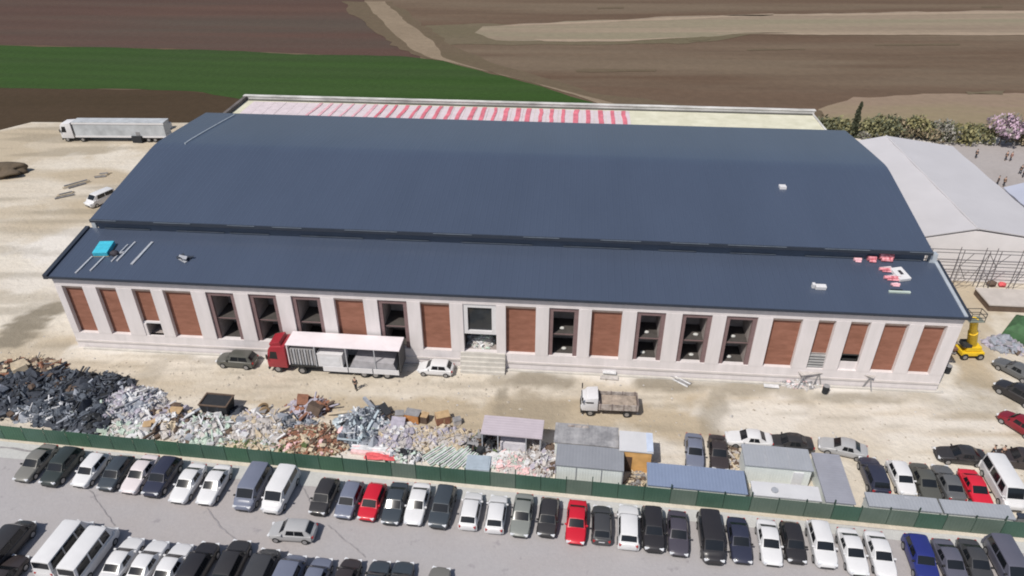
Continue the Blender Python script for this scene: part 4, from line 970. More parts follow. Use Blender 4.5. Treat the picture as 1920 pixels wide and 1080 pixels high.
def heap(name, px_, rx, ry, h, pal, n, label, cat, smax=.9, rz=None, mound='sand', sheets=.25, smin=.15):
    """a heap nobody could count: a low mound covered in broken pieces"""
    c = at(*px_); b = MB(); sd = random.uniform(0, 50)
    def hz(x, y):
        r = math.sqrt((x / rx) ** 2 + (y / ry) ** 2)
        return max(0.0, h * (1 - r ** 1.5) * (.75 + .6 * noise.noise(Vector((x * .55 + sd, y * .55, sd)))))
    N = 20; k0 = len(b.v); mm = D[mound]
    for i in range(N + 1):
        for j in range(N + 1):
            x = (i / N * 2 - 1) * rx; y = (j / N * 2 - 1) * ry; z = hz(x, y)
            b.v.append((x, y, z + (.02 if z > 0 else -.15)))
    for i in range(N):
        for j in range(N): b.f.append((k0 + i * (N + 1) + j, k0 + (i + 1) * (N + 1) + j, k0 + (i + 1) * (N + 1) + j + 1, k0 + i * (N + 1) + j + 1)); b.m.append(b.mi(mm))
    names = list(pal); wts = list(pal.values())
    for k in range(int(n * 1.7)):
        a = random.uniform(0, 2 * math.pi); r = math.sqrt(random.random()) * (1.0 if k < n else 1.12)
        x, y = rx * r * math.cos(a), ry * r * math.sin(a); z = hz(x, y)
        # neighbouring pieces tend to be of one stuff
        f = noise.noise(Vector((x * .45 + sd, y * .45, 5))) * .5 + .5
        idx = min(len(names) - 1, int((f * .65 + random.random() * .35) * len(names))) if random.random() < .55 else random.choices(range(len(names)), wts)[0]
        m = D[names[idx]]; s = (random.uniform(smin, smax) ** 1.2 if k < n else random.uniform(.06, .28)) * (random.uniform(1.5, 2.3) if random.random() < .07 else 1)
        t = random.random()
        if t < sheets: b.sheet((x, y, z + .15 + s * .12), s * random.uniform(.9, 2.2), s * random.uniform(.8, 1.6), m, random.uniform(0, 3.1), amp=s * .45, n=4, sag=s * .3, seed=random.uniform(0, 40))
        elif t < sheets + .28: b.box((x, y, z + .1), (s * random.uniform(1.4, 3.2), s * .16, s * .14), m, random.uniform(0, 3.1), (random.uniform(-.3, .3), random.uniform(-.45, .45)))
        elif t < sheets + .52 and t >= sheets + .40: lump(b, (x, y, z + s * .15), s * .55, m)
        elif t < sheets + .40: b.tube((x, y, z + .12), (x + random.uniform(-1.4, 1.4) * s, y + random.uniform(-1.4, 1.4) * s, z + random.uniform(.05, .6) * s + .1), .05 + .05 * s, m, 6)
        else: b.box((x, y, z + s * .2), (s * random.uniform(.5, 1.1), s * random.uniform(.5, 1), s * random.uniform(.3, .75)), m, random.uniform(0, 3.1), (random.uniform(-.4, .4), random.uniform(-.4, .4)))
    o = b.build(name, None, loc=(c.x, c.y, .12), rz=-LZ if rz is None else rz); tag(o, label, cat, kind='stuff'); return o
heap('scrap_heap', (60, 738), 6.5, 4.2, 1.25, dict(black=5, ink=5, slate=2, brown=.7, steel=.4), 420, 'dark blue-black scrap heap at the far left of the fence', 'scrap heap', 1.0, mound='ink', sheets=.4)
heap('scrap_heap', (170, 745), 4.8, 3.8, 1.45, dict(black=6, ink=5, slate=2, steel=.5), 380, 'second, rounder black scrap heap right of the left-hand one', 'scrap heap', 1.0, mound='black', sheets=.45)
heap('scrap_heap', (60, 695), 4.5, 2.0, 1.0, dict(brown=4, rust=1, cream=2, black=2, grey=1), 160, 'brownish scrap strip above the dark heap at far left', 'scrap heap', .8, mound='brown')
heap('scrap_heap', (165, 790), 5.5, 2.0, 1.1, dict(black=4, ink=3, slate=2, steel=1, mint=.6), 240, 'dark scrap pile directly behind the left part of the fence', 'scrap heap', .8, mound='ink', sheets=.35)
heap('scrap_heap', (90, 775), 4.2, 1.4, 1.2, dict(steel=3, white=2, slate=3, black=2), 150, 'pale grey glinting strip of scrap among the dark heaps', 'scrap heap', .8, mound='slate', sheets=.5)
heap('plastic_heap', (245, 768), 3.6, 3.2, 1.6, dict(steel=4, lilac=4, white=3, pale=3, grey=1), 300, 'heap of grey and lilac plastic next to the black heap', 'plastic heap', .85, mound='steel', sheets=.45)
heap('plastic_heap', (315, 795), 3.0, 2.3, 1.2, dict(pale=3, brown=2, lilac=2, white=2, cream=2), 220, 'mixed pale and brown heap left of the dark skip', 'waste heap', .8, mound='pale')
heap('plastic_heap', (240, 808), 4.5, 1.2, .7, dict(white=4, mint=2, pale=3, steel=1), 150, 'low whitish litter along the fence under the lilac heap', 'litter', .6, mound='pale')
heap('rubble_heap', (395, 808), 3.6, 2.4, 1.2, dict(grey=3, pale=3, white=3, mint=1, brown=1, steel=1), 240, 'grey and white rubble heap below the dark skip', 'rubble', .8, mound='pale')
heap('rubble_heap', (480, 805), 3.6, 2.6, .9, dict(white=5, pale=4, cream=1, lilac=1), 170, 'whitish rubble heap right of the dark skip', 'rubble', .9, mound='pale', sheets=.4)
heap('rubble_heap', (470, 842), 4.0, 1.1, .6, dict(mint=3, pale=3, green=1.4, sand=2, white=1), 170, 'greenish litter strip along the fence left of the brick rubble', 'litter', .5, mound='sand')
heap('rubble_heap', (590, 828), 3.8, 2.4, 1.3, dict(rust=4, cream=3, brown=3, sand=3, pink=1, green=.5), 420, 'reddish brick rubble heap along the fence', 'rubble', .55, mound='rust', sheets=.05)
heap('brush_heap', (582, 768), 2.3, 1.3, 1.1, dict(brown=4, rust=3, lilac=1, grey=2), 200, 'brown heap of branches and rods above the brick rubble', 'brush', 1.0, mound='brown', sheets=.0)
heap('rubble_heap', (545, 795), 3.2, .9, .6, dict(grey=4, steel=2, slate=2), 90, 'long low grey strip of waste above the brick rubble', 'waste strip', .8, mound='grey', sheets=.4)
heap('foil_heap', (682, 805), 2.9, 2.6, 1.6, dict(foil=5, white=4, slate=3, steel=2, black=.7, mint=1), 260, 'crumpled silvery blue and white foil heap', 'foil heap', 1.0, mound='steel', sheets=.6)
heap('rubble_heap', (745, 822), 2.6, 2.2, .9, dict(pale=4, lilac=2, white=2, cream=3), 180, 'pale heap of waste right of the silvery foil heap', 'waste heap', .8, mound='pale', sheets=.3)
heap('scrap_heap', (735, 785), 1.3, .8, .8, dict(brown=3, black=2, cream=1), 60, 'small dark brown tangle above the pale waste heap', 'scrap heap', .7, mound='brown', sheets=.1)
heap('rubble_heap', (830, 828), 4.2, 2.0, .7, dict(pale=4, cream=3, sand=2, lilac=1, brown=1), 220, 'pale low rubble between boxes and the bundle of white boards', 'rubble', .6, mound='pale')
heap('rubble_heap', (755, 858), 2.2, 1.0, .5, dict(mint=3, white=4, black=.8, steel=2), 130, 'mint-white litter along the fence right of the red sheet', 'litter', .5, mound='pale')
heap('rubble_heap', (975, 872), 3.0, 1.6, .6, dict(pale=3, white=4, pink=2, mint=1), 130, 'white and pink litter in front of the open shed', 'litter', .5, mound='pale')
heap('plastic_heap', (1020, 866), 1.7, 2.1, 1.3, dict(lilac=3, white=4, pale=3, brown=1, grey=1), 260, 'heap of white and lilac scraps left of the white-fronted cabin', 'plastic heap', .7, mound='lilac', sheets=.15)
heap('brush_heap', (902, 838), 1.5, 1.1, 1.9, dict(brown=5, black=3, grey=1, green=1), 240, 'dark brown brush heap beside the open shed', 'brush', .7, mound='brown', sheets=.1)
heap('rubble_heap', (1195, 905), .9, 1.2, .6, dict(brown=3, cream=2, grey=2, sand=2), 70, 'brown litter in the gap between white-fronted cabin and blue cabin', 'litter', .5, mound='brown')
heap('rubble_heap', (1375, 862), .9, 1.5, .5, dict(cream=3, pale=2, brown=1, grey=1), 60, 'small pale rubble left of the grey-roofed cabin', 'rubble', .5, mound='cream')
heap('rubble_heap', (1495, 722), 2.6, .8, .6, dict(pale=3, grey=2, white=1, pink=1), 90, 'low grey rubble by the wall under the right brick bays', 'rubble', .5, mound='pale')
heap('rubble_heap', (897, 655), 1.55, .75, 1.2, dict(pale=4, white=2, mint=1), 5, 'unused', 'rubble')
rb = [o for o in col.objects if o.get('label') == 'unused'][0]; bpy.data.objects.remove(rb)
o = heap('plaster_heap', (895, 660), 1.68, 1.7, 1.9, dict(pale=4, mint=1.5, white=1, grey=1), 150, 'pale mound of plaster rubble filling the entrance opening', 'rubble', .38, rz=-AZ, mound='pale', sheets=.1)
o.location = rotp(-8.86, 66.9, AZ, 2.31)
def put(name, px_, mb, label, cat, rz=0.0, smooth=None, bevel=None, z=.13, group=None):
    p = at(*px_); o = mb.build(name, None, smooth=smooth, bevel=bevel, loc=(p.x, p.y, z), rz=-LZ + rz); return tag(o, label, cat, group)
def putE(name, px_, label, cat, rz=0.0, z=.13, group=None):
    p = at(*px_); e = empty(name, (p.x, p.y, z), -LZ + rz); return tag(e, label, cat, group)
# dark skip
e = putE('skip', (412, 773), 'dark skip standing on the upper edge of the debris', 'skip')
b = MB(); b.loft([[(-1.3, -.8, .15), (1.3, -.8, .15), (1.3, .8, .15), (-1.3, .8, .15)], [(-1.5, -.95, 1.5), (1.5, -.95, 1.5), (1.5, .95, 1.5), (-1.5, .95, 1.5)]], D['black']); b.build('tub', e)
b = MB(); [b.bx(x0, x1, y0, y1, 1.501, 1.62, D['brown']) for x0, x1, y0, y1 in ((-1.55, 1.55, -1.0, -.85), (-1.55, 1.55, .85, 1.0), (-1.55, -1.4, -.849, .849), (1.4, 1.55, -.849, .849))]; b.build('rim', e)
for x in (-.6, .5): b = MB(); b.box((x, -.88, .85), (.12, .12, 1.2), D['ink']); b.build('rib', e)
b = MB(); b.sheet((0, 0, .6), 2.4, 1.8, D['ink'], 0, .35, 7, .6, 3); put('blue_tarpaulin', (447, 775), b, 'blue-grey tarpaulin crumpled beside the dark skip', 'tarpaulin')
# boxes in a row
bc = [((750, 787), (.9, .8, .8), 'cream', 'cream box at the left end of the row of boxes'), ((775, 790), (1.5, 1.0, 1.1), 'orange', 'orange-brown box in the row of boxes above pale rubble'), ((797, 792), (.7, .8, .9), 'brown', 'dark brown box right of the orange-brown one'),
      ((830, 793), (1.4, 1.0, 1.0), 'rust', 'reddish brown crate at the right of the row of boxes'), ((857, 796), (.8, .7, .6), 'pale', 'small pale box right of the reddish brown crate'), ((300, 803), (1.1, .9, .9), 'brown', 'brown box low in the mixed heap left of the skip'), ((333, 785), (1.3, 1.0, 1.0), 'brown', 'larger brown box on top edge of the mixed heap'),
      ((270, 752), (1.0, 1.0, 1.2), 'black', 'black box standing on the lilac plastic heap'), ((280, 808), (.8, .9, .8), 'rust', 'rust-brown box nearest the fence by the mixed heap'), ((492, 780), (1.1, .9, .7), 'wood', 'wooden drum-like crate right of the blue tarpaulin')]
for q, d, m, lab in bc:
    e = putE('wooden_box', q, lab, 'box', random.uniform(-.5, .5), group='boxes among the debris')
    b = MB(); b.box((0, 0, d[2] / 2), d, D[m]); b.build('box_body', e, bevel=.04)
    b = MB(); b.box((.03, 0, d[2] + .03), (d[0] * 1.04, d[1] * 1.04, .07), D['wood' if m in ('brown', 'rust') else 'grey']); b.build('lid', e)
# cable drums
for q, r, lab in (((497, 776), .55, 'small wooden cable drum at the upper edge of the debris'), ((838, 792), .5, 'dark cable drum on the row of boxes')):
    e = putE('cable_drum', q, lab, 'cable drum', .6, group='cable drums')
    for y in (-.35, .35): b = MB(); b.tube((0, y - .04, r), (0, y + .04, r), r, D['wood'], 16); b.build('flange', e)
    b = MB(); b.tube((0, -.3, r), (0, .3, r), r * .55, D['black'], 12); b.build('core', e)
# red sheet
e = putE('red_sheet_stack', (700, 858), 'stack of red and white sheets lying against the fence', 'sheet stack', -.02)
b = MB(); b.box((0, .5, .2), (4.6, 1.0, .3), D['pink'], .0); b.build('pink_layer', e); b = MB(); b.sheet((.8, -.25, .42), 3.0, .8, D['red'], 0, .12, 5, .05, 3); b.build('red_layer', e); b = MB(); b.sheet((-.6, .7, .45), 3.6, .7, D['white'], 0, .1, 5, .05, 9); b.build('white_layer', e)
# white board bundles
for k, (q, rz) in enumerate((((838, 862), .9), ((858, 866), 1.0), ((820, 858), .85), ((875, 860), 1.05))):
    b = MB()
    for j in range(7): b.box((0, j * .22 - .7, .15 + .04 * j), (2.6, .14, .1), D['white' if j % 2 else 'mint'], random.uniform(-.05, .05))
    put('board_bundle', q, b, ['bundle of white boards left of the bluish sheet', 'bundle of white boards nearest to the bluish sheet', 'leftmost bundle of white boards by the fence', 'upper bundle of white boards under the brush heap'][k], 'boards', rz, group='bundles of white boards')
b = MB(); b.box((0, 0, .22), (2.3, 1.9, .3), mat('bluish_sheet', (.34, .40, .46), .6)); b.box((0, .1, .39), (2.0, 1.6, .03), mat('bluish_sheet', (.34, .40, .46), .6)); put('bluish_sheet_pack', (897, 874), b, 'pale bluish sheet pack between white boards and the open shed', 'sheet pack', .05)
b = MB(); b.box((0, 0, .12), (3.6, 2.0, .12), D['white']); b.box((.3, .2, .2), (2.8, 1.4, .03), D['white']); put('white_slab', (940, 862), b, 'white sheet lying flat in front of the open shed', 'sheet', .03)
b = MB(); b.sheet((0, 0, .5), 3.2, 1.4, D['white'], 0, .3, 6, .3, 4); put('white_sheet', (497, 792), b, 'white crumpled sheet on the whitish rubble', 'sheet', .2)
for q, rz, L, m, lab in (((352, 790), .7, 3.6, 'steel', 'grey plank leaning over the mixed heap'), ((340, 798), .75, 3.2, 'white', 'white plank beside the grey plank on the mixed heap'), ((545, 772), .55, 2.6, 'cream', 'cream plank left of the brown branch heap'), ((610, 772), .7, 2.4, 'brown', 'dark pole sticking out right of the branch heap'), ((640, 783), .02, 3.0, 'sand', 'sandy beam lying on the sand above the foil heap')):
    b = MB(); b.box((0, 0, .55), (L, .22, .12), D[m], 0, (0, -.22)); b.box((0, .18, .5), (L * .9, .12, .1), D[m], .05, (0, -.2)); put('plank', q, b, lab, 'plank', rz)
b = MB()
for k in range(5): b.box((0, k * .18 - .4, .08 + .05 * (k % 2)), (2.4, .13, .1), D['white' if k in (0, 3) else 'grey'], random.uniform(-.15, .15))
put('plank_pile', (1275, 716), b, 'pile of grey and white planks in front of the right dark windows', 'plank pile', -.65)
b = MB(); b.box((0, .8, .45), (1.5, 2.2, .12), D['white']); [b.box((x, y, .2), (.12, .12, .4), D['grey']) for x in (-.6, .6) for y in (0, 1.6)]; b.box((0, -.6, .12), (2.0, .6, .12), D['pale']); put('work_table', (1142, 705), b, 'white work table on the kerb right of the entrance', 'table')
b = MB(); b.box((0, 0, .25), (1.6, .8, .4), D['red'], .1); b.box((.1, .0, .5), (1.2, .6, .1), D['pink'], .2); put('red_crate', (1425, 702), b, 'red crate beside the kerb under the right brick bay', 'crate', bevel=.03)
b = MB(); b.box((0, 0, .2), (1.6, .5, .12), D['white']); b.box((.2, .1, .1), (1.2, .4, .1), D['pale']); put('white_board', (1445, 728), b, 'white board lying alone on the sand near the red crate', 'board')
def trestle(q, lab, rz):
    e = putE('trestle', q, lab, 'trestle', rz, group='trestles before the right bays')
    for s in (-.9, .9):
        for t in (-1, 1): b = MB(); b.tube((s + t * .5, -.5, 0), (s, -.35, 1.7), .06, D['grey'], 6); b.tube((s + t * .5, .5, 0), (s, .35, 1.7), .06, D['wood'], 6); b.build('leg_pair', e)
    b = MB(); b.box((0, 0, 1.72), (2.5, .9, .08), D['pale']); b.build('platform', e)
trestle((1512, 722), 'wooden trestle left of the two, before the louvred bay', .3); trestle((1610, 722), 'wooden trestle right of the two, before the right brick bays', -.5)
def barrel(q, lab, m, g):
    e = putE('barrel', q, lab, 'barrel', group=g); b = MB(); b.tube((0, 0, 0), (0, 0, .95), .34, m, 14); b.build('drum', e, smooth=40)
    b = MB(); b.tube((0, 0, .951), (0, 0, .98), .36, D['grey'], 14); b.build('lid', e); b = MB(); b.tube((0, 0, .5), (0, 0, .56), .36, m, 14); b.build('hoop', e)
barrel((1546, 738), 'dark barrel on the sand between the two trestles', D['black'], 'barrels'); barrel((1774, 700), 'black barrel at the right front corner of the hall', D['black'], 'barrels'); barrel((930, 748), 'greyish barrel lid-up alone on the sand above the open shed', D['slate'], 'barrels')
bpy.data.objects.remove([o for o in col.objects if o.get('label', '').startswith('greyish barrel')][0].children[0]); 
for o in [o for o in col.objects if o.get('label', '').startswith('greyish barrel')]:
    for c in list(o.children): bpy.data.objects.remove(c)
    bpy.data.objects.remove(o)
for q, L, rz, lab in (((147, 347), 4.6, .9, 'long grey timber stack on the left sand'), ((125, 367), 3.2, .8, 'shorter timber stack below the long one on the left sand'), ((195, 330), 2.2, .5, 'small timber stack farthest up the left sand, nearest the hall')):
    b = MB()
    for j in range(4): b.box((random.uniform(-.6, .6), j * .42 - .8, .15 + .1 * (j % 3)), (L * random.uniform(.6, 1), .22, .2), D['sand' if j % 2 else 'grey'], random.uniform(-.08, .08))
    put('timber_stack', q, b, lab, 'timber stack', rz, group='timber stacks on the left sand')
for q, lab, m, d in (((264, 266), 'dark crate stack right of the far grey trailer', 'black', (2.0, 2, 2.2)), ((281, 257), 'second dark crate stack near the far trailer', 'ink', (2.2, 2, 1.8)), ((297, 249), 'third dark crate stack, nearest the hall roof edge', 'black', (2.0, 2, 2.0)), ((309, 243), 'white crate stack at the end of the far trailer', 'white', (2.4, 2, 2.0))):
    b = MB(); b.box((0, 0, d[2] * .3), (d[0], d[1], d[2] * .6), D[m]); b.box((.3, .1, d[2] * .78), (d[0] * .6, d[1] * .7, d[2] * .34), D['grey'], .3); b.box((-.6, .1, d[2] * .72), (d[0] * .3, d[1] * .6, d[2] * .2), D['steel'], -.2)
    put('crate_stack', q, b, lab, 'crate stack', group='crate stacks by the far lorry')

# ------------------------------------------------------------------ right edge: white hall, scaffold, slab, stacks
m_tent = mat('tent_white', (.50, .485, .50), .55, .05, .15, bump=.04)
m_tent2 = mat('tent_wall', (.68, .65, .65), .6, .06, .3)
m_lavt = mat('lavender_sheet', (.40, .42, .50), .5, .05, .2)
def tent(name, u0, u1, v0, v1, ze, zr, mr, mw, label, ur=None):
    ur = (u0 + u1) / 2 if ur is None else ur
    e = empty(name, rotp((u0 + u1) / 2, v0, AZ), -AZ); tag(e, label, 'tent hall'); a = -(u1 - u0) / 2; c = -a; r = ur - (u0 + u1) / 2; d = v1 - v0
    b = MB(); b.ext([(a, .1), (c, .1), (c, ze - .3), (r, zr - .3), (a, ze - .3)], .04, d - .3, mw); b.build('wall', e)
    for x0, x1, z0, z1 in ((a - .3, r, ze - .1, zr), (r, c + .3, zr, ze - .1)):
        b = MB(); n = 8; rings = []
        for k in range(n + 1):
            y = d * k / n; sag = 0.10 * (k % 2)
            rings.append([(x0, y, z0 - sag), (x1, y, z1 - sag), (x1, y, z1 - sag + .15), (x0, y, z0 - sag + .15)])
        b.loft(rings, mr); b.build('roof', e, smooth=30)
    b = MB(); b.tube((r, -.05, zr + .1), (r, d + .05, zr + .1), .16, mr, 8); b.build('ridge_cap', e)
    return e
tent('white_tent_hall', 47.2, 64.6, 88.6, 122.5, 6.6, 8.0, m_tent, m_tent2, 'large white tent-like hall with gabled roof right of the main hall', 53.6)
p = at(1885, 352, 5); u, v = uvp(p, AZ)
tent('lavender_tent', u, u + 16, v - 14, v, 5.0, 6.0, m_lavt, m_tent2, 'lavender-tinted white tent roof at the right edge of the picture', u + 3)
sc = empty('scaffold', rotp(47.5, 86.4, AZ, .1), -AZ); tag(sc, 'thin steel scaffold with trusses before the front of the white tent hall', 'scaffold')
m_sc = mat('scaffold_tube', (.13, .12, .125), .5, .2, 2, metal=.2)
for z in (1.7, 3.6, 5.5):
    for y in (0, .9): b = MB(); b.tube((-2.2 if z > 3 else -.5, y, z), (16.5, y, z), .05, m_sc, 6); b.build('ledger', sc)
for x in (.2, 4.2, 7.4, 8.8, 12.0, 15.0):
    for y in (0, .9): b = MB(); b.tube((x, y, 0), (x, y, 5.9), .05, m_sc, 6); b.build('standard', sc)
for x0, x1, z0, z1 in ((4.2, 5.4, 3.6, 5.5), (5.4, 4.2, 1.7, 3.6), (5.8, 7.4, 1.0, 5.7), (7.4, 8.8, 1.7, 3.6), (8.8, 7.4, 3.6, 5.5), (8.4, 10.0, 3.6, 5.6), (11, 12, 0, 3.6), (12, 13, 1.7, 3.6), (1.5, .2, 3.6, 5.5), (13.5, 15, .2, 3.6), (4.2, 5.6, 0, 1.7), (9.2, 8.0, 0, 1.7)):
    b = MB(); b.tube((x0, -.1, z0), (x1, -.1, z1), .045, m_sc, 6); b.build('brace', sc)
p0 = at(1812, 548); u, v = uvp(p0, AZ)
b = MB(); b.bx(0, 14, -2.0, 2.0, .12, 1.0, D['brown']); o = b.build('retaining_edge', None, loc=rotp(u + .6, v - 2.6, AZ), rz=-AZ); tag(o, 'low dark earth-faced platform with flat grey top at the right edge', 'platform')
b = MB(); b.bx(-.15, 14, -2.1, 2.0, 1.002, 1.15, mat('platform_top', (.44, .40, .37), .9, .12, .6)); c = b.build('platform_top', o)
for q, m, s, lab in (((1815, 512), D['black'], .9, 'black bag at the foot of the scaffold'), ((1857, 537), D['brown'], 1.0, 'brown bag right of the black bag below the scaffold'), ((1877, 538), D['red'], .8, 'dark red bag below the scaffold at the right')):
    p = at(*q); o = blob('dark_bag', (p.x, p.y, .12), (s * 1.3, s, s), m, None, q[0]); tag(o, lab, 'bag', 'bags below the scaffold')
# green and grey stacks at the right edge
e = putE('covered_stack', (1908, 628), 'green net-covered stack at the right edge above the parked cars', 'covered stack', .9)
b = MB(); b.loft([[(-2.4, -1.4, 0), (2.4, -1.4, 0), (2.4, 1.4, 0), (-2.4, 1.4, 0)], [(-2.2, -1.2, 1.3), (2.2, -1.2, 1.3), (2.2, 1.2, 1.3), (-2.2, 1.2, 1.3)], [(-1.2, -.4, 2.0), (1.2, -.4, 2.0), (1.2, .4, 2.0), (-1.2, .4, 2.0)]], mat('green_net', (.045, .11, .045), .8, .3, 1.2)); b.build('net_cover', e, bevel=.15, smooth=50); b = MB(); b.box((.5, -1.45, .7), (2.2, .1, .9), D['grey']); b.build('grey_panel', e)
heap('stack_of_sheets', (1880, 650), 1.9, 1.6, .8, dict(grey=4, lilac=3, steel=3, brown=1), 110, 'purplish grey heap of sheets under the green covered stack', 'sheet heap', 1.0, mound='grey', sheets=.35)
# poles with cable at the right cabins
b = MB(); b.tube((0, 0, 0), (0, 0, 3.4), .06, D['black'], 6); b.tube((0, 0, 3.4), (-.5, 0, 3.4), .05, D['black'], 6); put('thin_pole', (1916, 955), b, 'thin dark pole behind the right pale grey cabin', 'pole')

# ------------------------------------------------------------------ trees and hedge beyond the white hall
m_bark = mat('bark', (.08, .06, .045), .9, .3, 3)
def leafmat(name, c, c2): return mat(name, c, .7, .28, 1.3, c2=c2, spec=.2)
LM = dict(olive=leafmat('leaf_olive', (0.173, 0.165, 0.083), (0.247, 0.232, 0.120)), brown=leafmat('leaf_brown', (0.225, 0.188, 0.120), (0.315, 0.255, 0.173)), yellow=leafmat('leaf_yellow', (.19, .175, .085), (.26, .235, .115)), dark=leafmat('leaf_dark', (0.093, 0.099, 0.063), (0.135, 0.143, 0.090)), pink=leafmat('blossom', (.40, .27, .36), (.54, .41, .49)), grey=leafmat('leaf_grey', (0.195, 0.188, 0.158), (0.270, 0.255, 0.225)), green=leafmat('leaf_green', (0.075, 0.128, 0.038), (0.120, 0.180, 0.060)))
def tree(name, q, h, r, key, label, cat, group=None, n=900, slim=1.0, key2=None, leaf=.34, zlo=.32):
    p = at(*q); e = empty(name, (p.x, p.y, .05)); tag(e, label, cat, group)
    b = MB(); b.tube((0, 0, 0), (.05, 0, h * .45), .05 * h * .45, m_bark, 7, .03 * h * .5)
    tips = []
    for k in range(6):
        a = k * 1.05 + random.uniform(-.3, .3); s = (0, 0, h * random.uniform(.2, .42)); t = (math.cos(a) * r * .6 * slim, math.sin(a) * r * .6 * slim, h * random.uniform(.5, .85)); b.tube(s, t, .022 * h * .5, m_bark, 5, .008 * h); tips.append(t)
    b.build('trunk', e)
    cl = []
    for k in range(13): 
        a = random.uniform(0, 6.3); rr = r * math.sqrt(random.random()) * .72 * slim; zz = h * random.uniform(zlo, .92)
        cl.append((Vector((math.cos(a) * rr, math.sin(a) * rr, zz)), r * random.uniform(.26, .5) * slim))
    b = MB()
    for k in range(n):
        c, cr = random.choice(cl); d = Vector((random.gauss(0, 1), random.gauss(0, 1), random.gauss(0, .8))).normalized() * cr * random.uniform(.55, 1.08)
        q_ = c + d; s = leaf * random.uniform(.6, 1.4); ax = Vector((random.gauss(0, 1), random.gauss(0, 1), random.gauss(0, 1) + .6)).normalized(); t1 = ax.orthogonal().normalized() * s; t2 = ax.cross(t1).normalized() * s * .7
        b.face([q_ - t1, q_ - t2 * .6, q_ + t1, q_ + t2], LM[key if (not key2 or random.random() < .7) else key2])
    b.build('crown', e); return e
hx = [(1552, 246, 3.0, 3.2, 'dark', 'dark olive bush at the left end of the hedge row behind the hall'), (1578, 250, 3.2, 3.4, 'olive', 'olive bush just left of the thin dark cypress'), (1628, 254, 3.6, 3.6, 'olive', 'olive bush just right of the thin dark cypress'),
      (1657, 256, 3.8, 3.8, 'dark', 'dark bush second to the right of the cypress'), (1690, 257, 3.8, 3.6, 'brown', 'brownish bush above the ridge of the white tent hall'), (1715, 258, 4.2, 3.2, 'yellow', 'small yellowish bush above the ridge of the white tent hall'), (1745, 262, 3.6, 3.8, 'brown', 'brown bush right of the small yellowish bush'),
      (1772, 264, 4.0, 4.0, 'grey', 'greyish bush in the middle of the hedge right of the tent ridge'), (1802, 264, 4.2, 3.8, 'yellow', 'yellow-green bush left of the pink blossoming tree'), (1832, 266, 4.2, 3.8, 'olive', 'olive bush directly left of the pink blossoming tree'), (1905, 264, 4.4, 3.8, 'brown', 'brown bush right of the pink blossoming tree'), (1935, 266, 4.4, 3.8, 'olive', 'olive bush at the right end of the hedge')]
for x, y, h, r, k, lab in hx: tree('hedge_bush', (x, y + random.uniform(-1, 2)), h * random.uniform(.58, .92), r * random.uniform(.85, 1.1), k, lab, 'bush', 'bushes of the hedge behind the halls', 900, 1.0, 'dark' if k != 'dark' else 'olive')
p = at(1598, 258); e = empty('cypress_tree', (p.x, p.y, .05)); tag(e, 'thin dark cypress standing above the hedge', 'tree')
b = MB(); b.tube((0, 0, 0), (0, 0, 6.4), .14, m_bark, 7, .03); b.build('trunk', e); b = MB()
mcy = leafmat('leaf_cypress', (.040, .048, .030), (.065, .070, .042))
for k in range(1500):
    z = 6.9 * random.random() ** 1.15; rr = .85 * (1 - z / 7.2) ** .7 * random.uniform(.3, 1.05); a = random.uniform(0, 6.3); q_ = Vector((rr * math.cos(a) + .12 * math.sin(z * 2.2), rr * math.sin(a), .25 + z)); s_ = .22 * random.uniform(.6, 1.4)
    ax = Vector((random.gauss(0, 1), random.gauss(0, 1), random.gauss(0, .5))).normalized(); t1 = ax.orthogonal().normalized() * s_; t2 = ax.cross(t1).normalized() * s_
    b.face([q_ - t1, q_ - t2 * .6, q_ + t1, q_ + t2], mcy)
b.build('crown', e)
tree('blossom_tree', (1872, 274), 5.6, 3.2, 'pink', 'pink blossoming tree in the hedge at the right', 'tree', None, 900, 1.0, 'grey', .36)
for x, y, lab in ((1620, 262, 'whitish shrub at the left end of the tent roof'), (1645, 262, 'second whitish shrub at the left end of the tent roof')): tree('pale_shrub', (x, y), 1.5, 1.2, 'grey', lab, 'shrub', 'pale shrubs', 260, 1.0, None, .25)

# ------------------------------------------------------------------ people
m_skin = mat('skin', (.45, .28, .20), .6, .08, 6); m_hair = mat('hair', (.03, .02, .015), .7, .2, 8)
def skin_obj(name, pts, edges, radii, m, parent, root=0, lev=1):
    me = bpy.data.meshes.new(name); me.from_pydata(pts, edges, []); o = bpy.data.objects.new(name, me); col.objects.link(o)
    sk = o.modifiers.new('skin', 'SKIN'); sk.use_smooth_shade = True
    lay = me.skin_vertices[0] if len(me.skin_vertices) else None
    if lay is None:
        bm = bmesh.new(); bm.from_mesh(me); bm.verts.layers.skin.verify(); bm.to_mesh(me); bm.free(); lay = me.skin_vertices[0]
    for i, r in enumerate(radii): lay.data[i].radius = (r, r) if not isinstance(r, tuple) else r
    lay.data[root].use_root = True
    sb = o.modifiers.new('sub', 'SUBSURF'); sb.levels = lev; sb.render_levels = lev
    dg = bpy.context.evaluated_depsgraph_get(); ev = o.evaluated_get(dg); nm = bpy.data.meshes.new_from_object(ev)
    bpy.data.objects.remove(o); o = bpy.data.objects.new(name, nm); col.objects.link(o); nm.materials.clear(); nm.materials.append(m); nm.shade_smooth(); o.parent = parent; return o
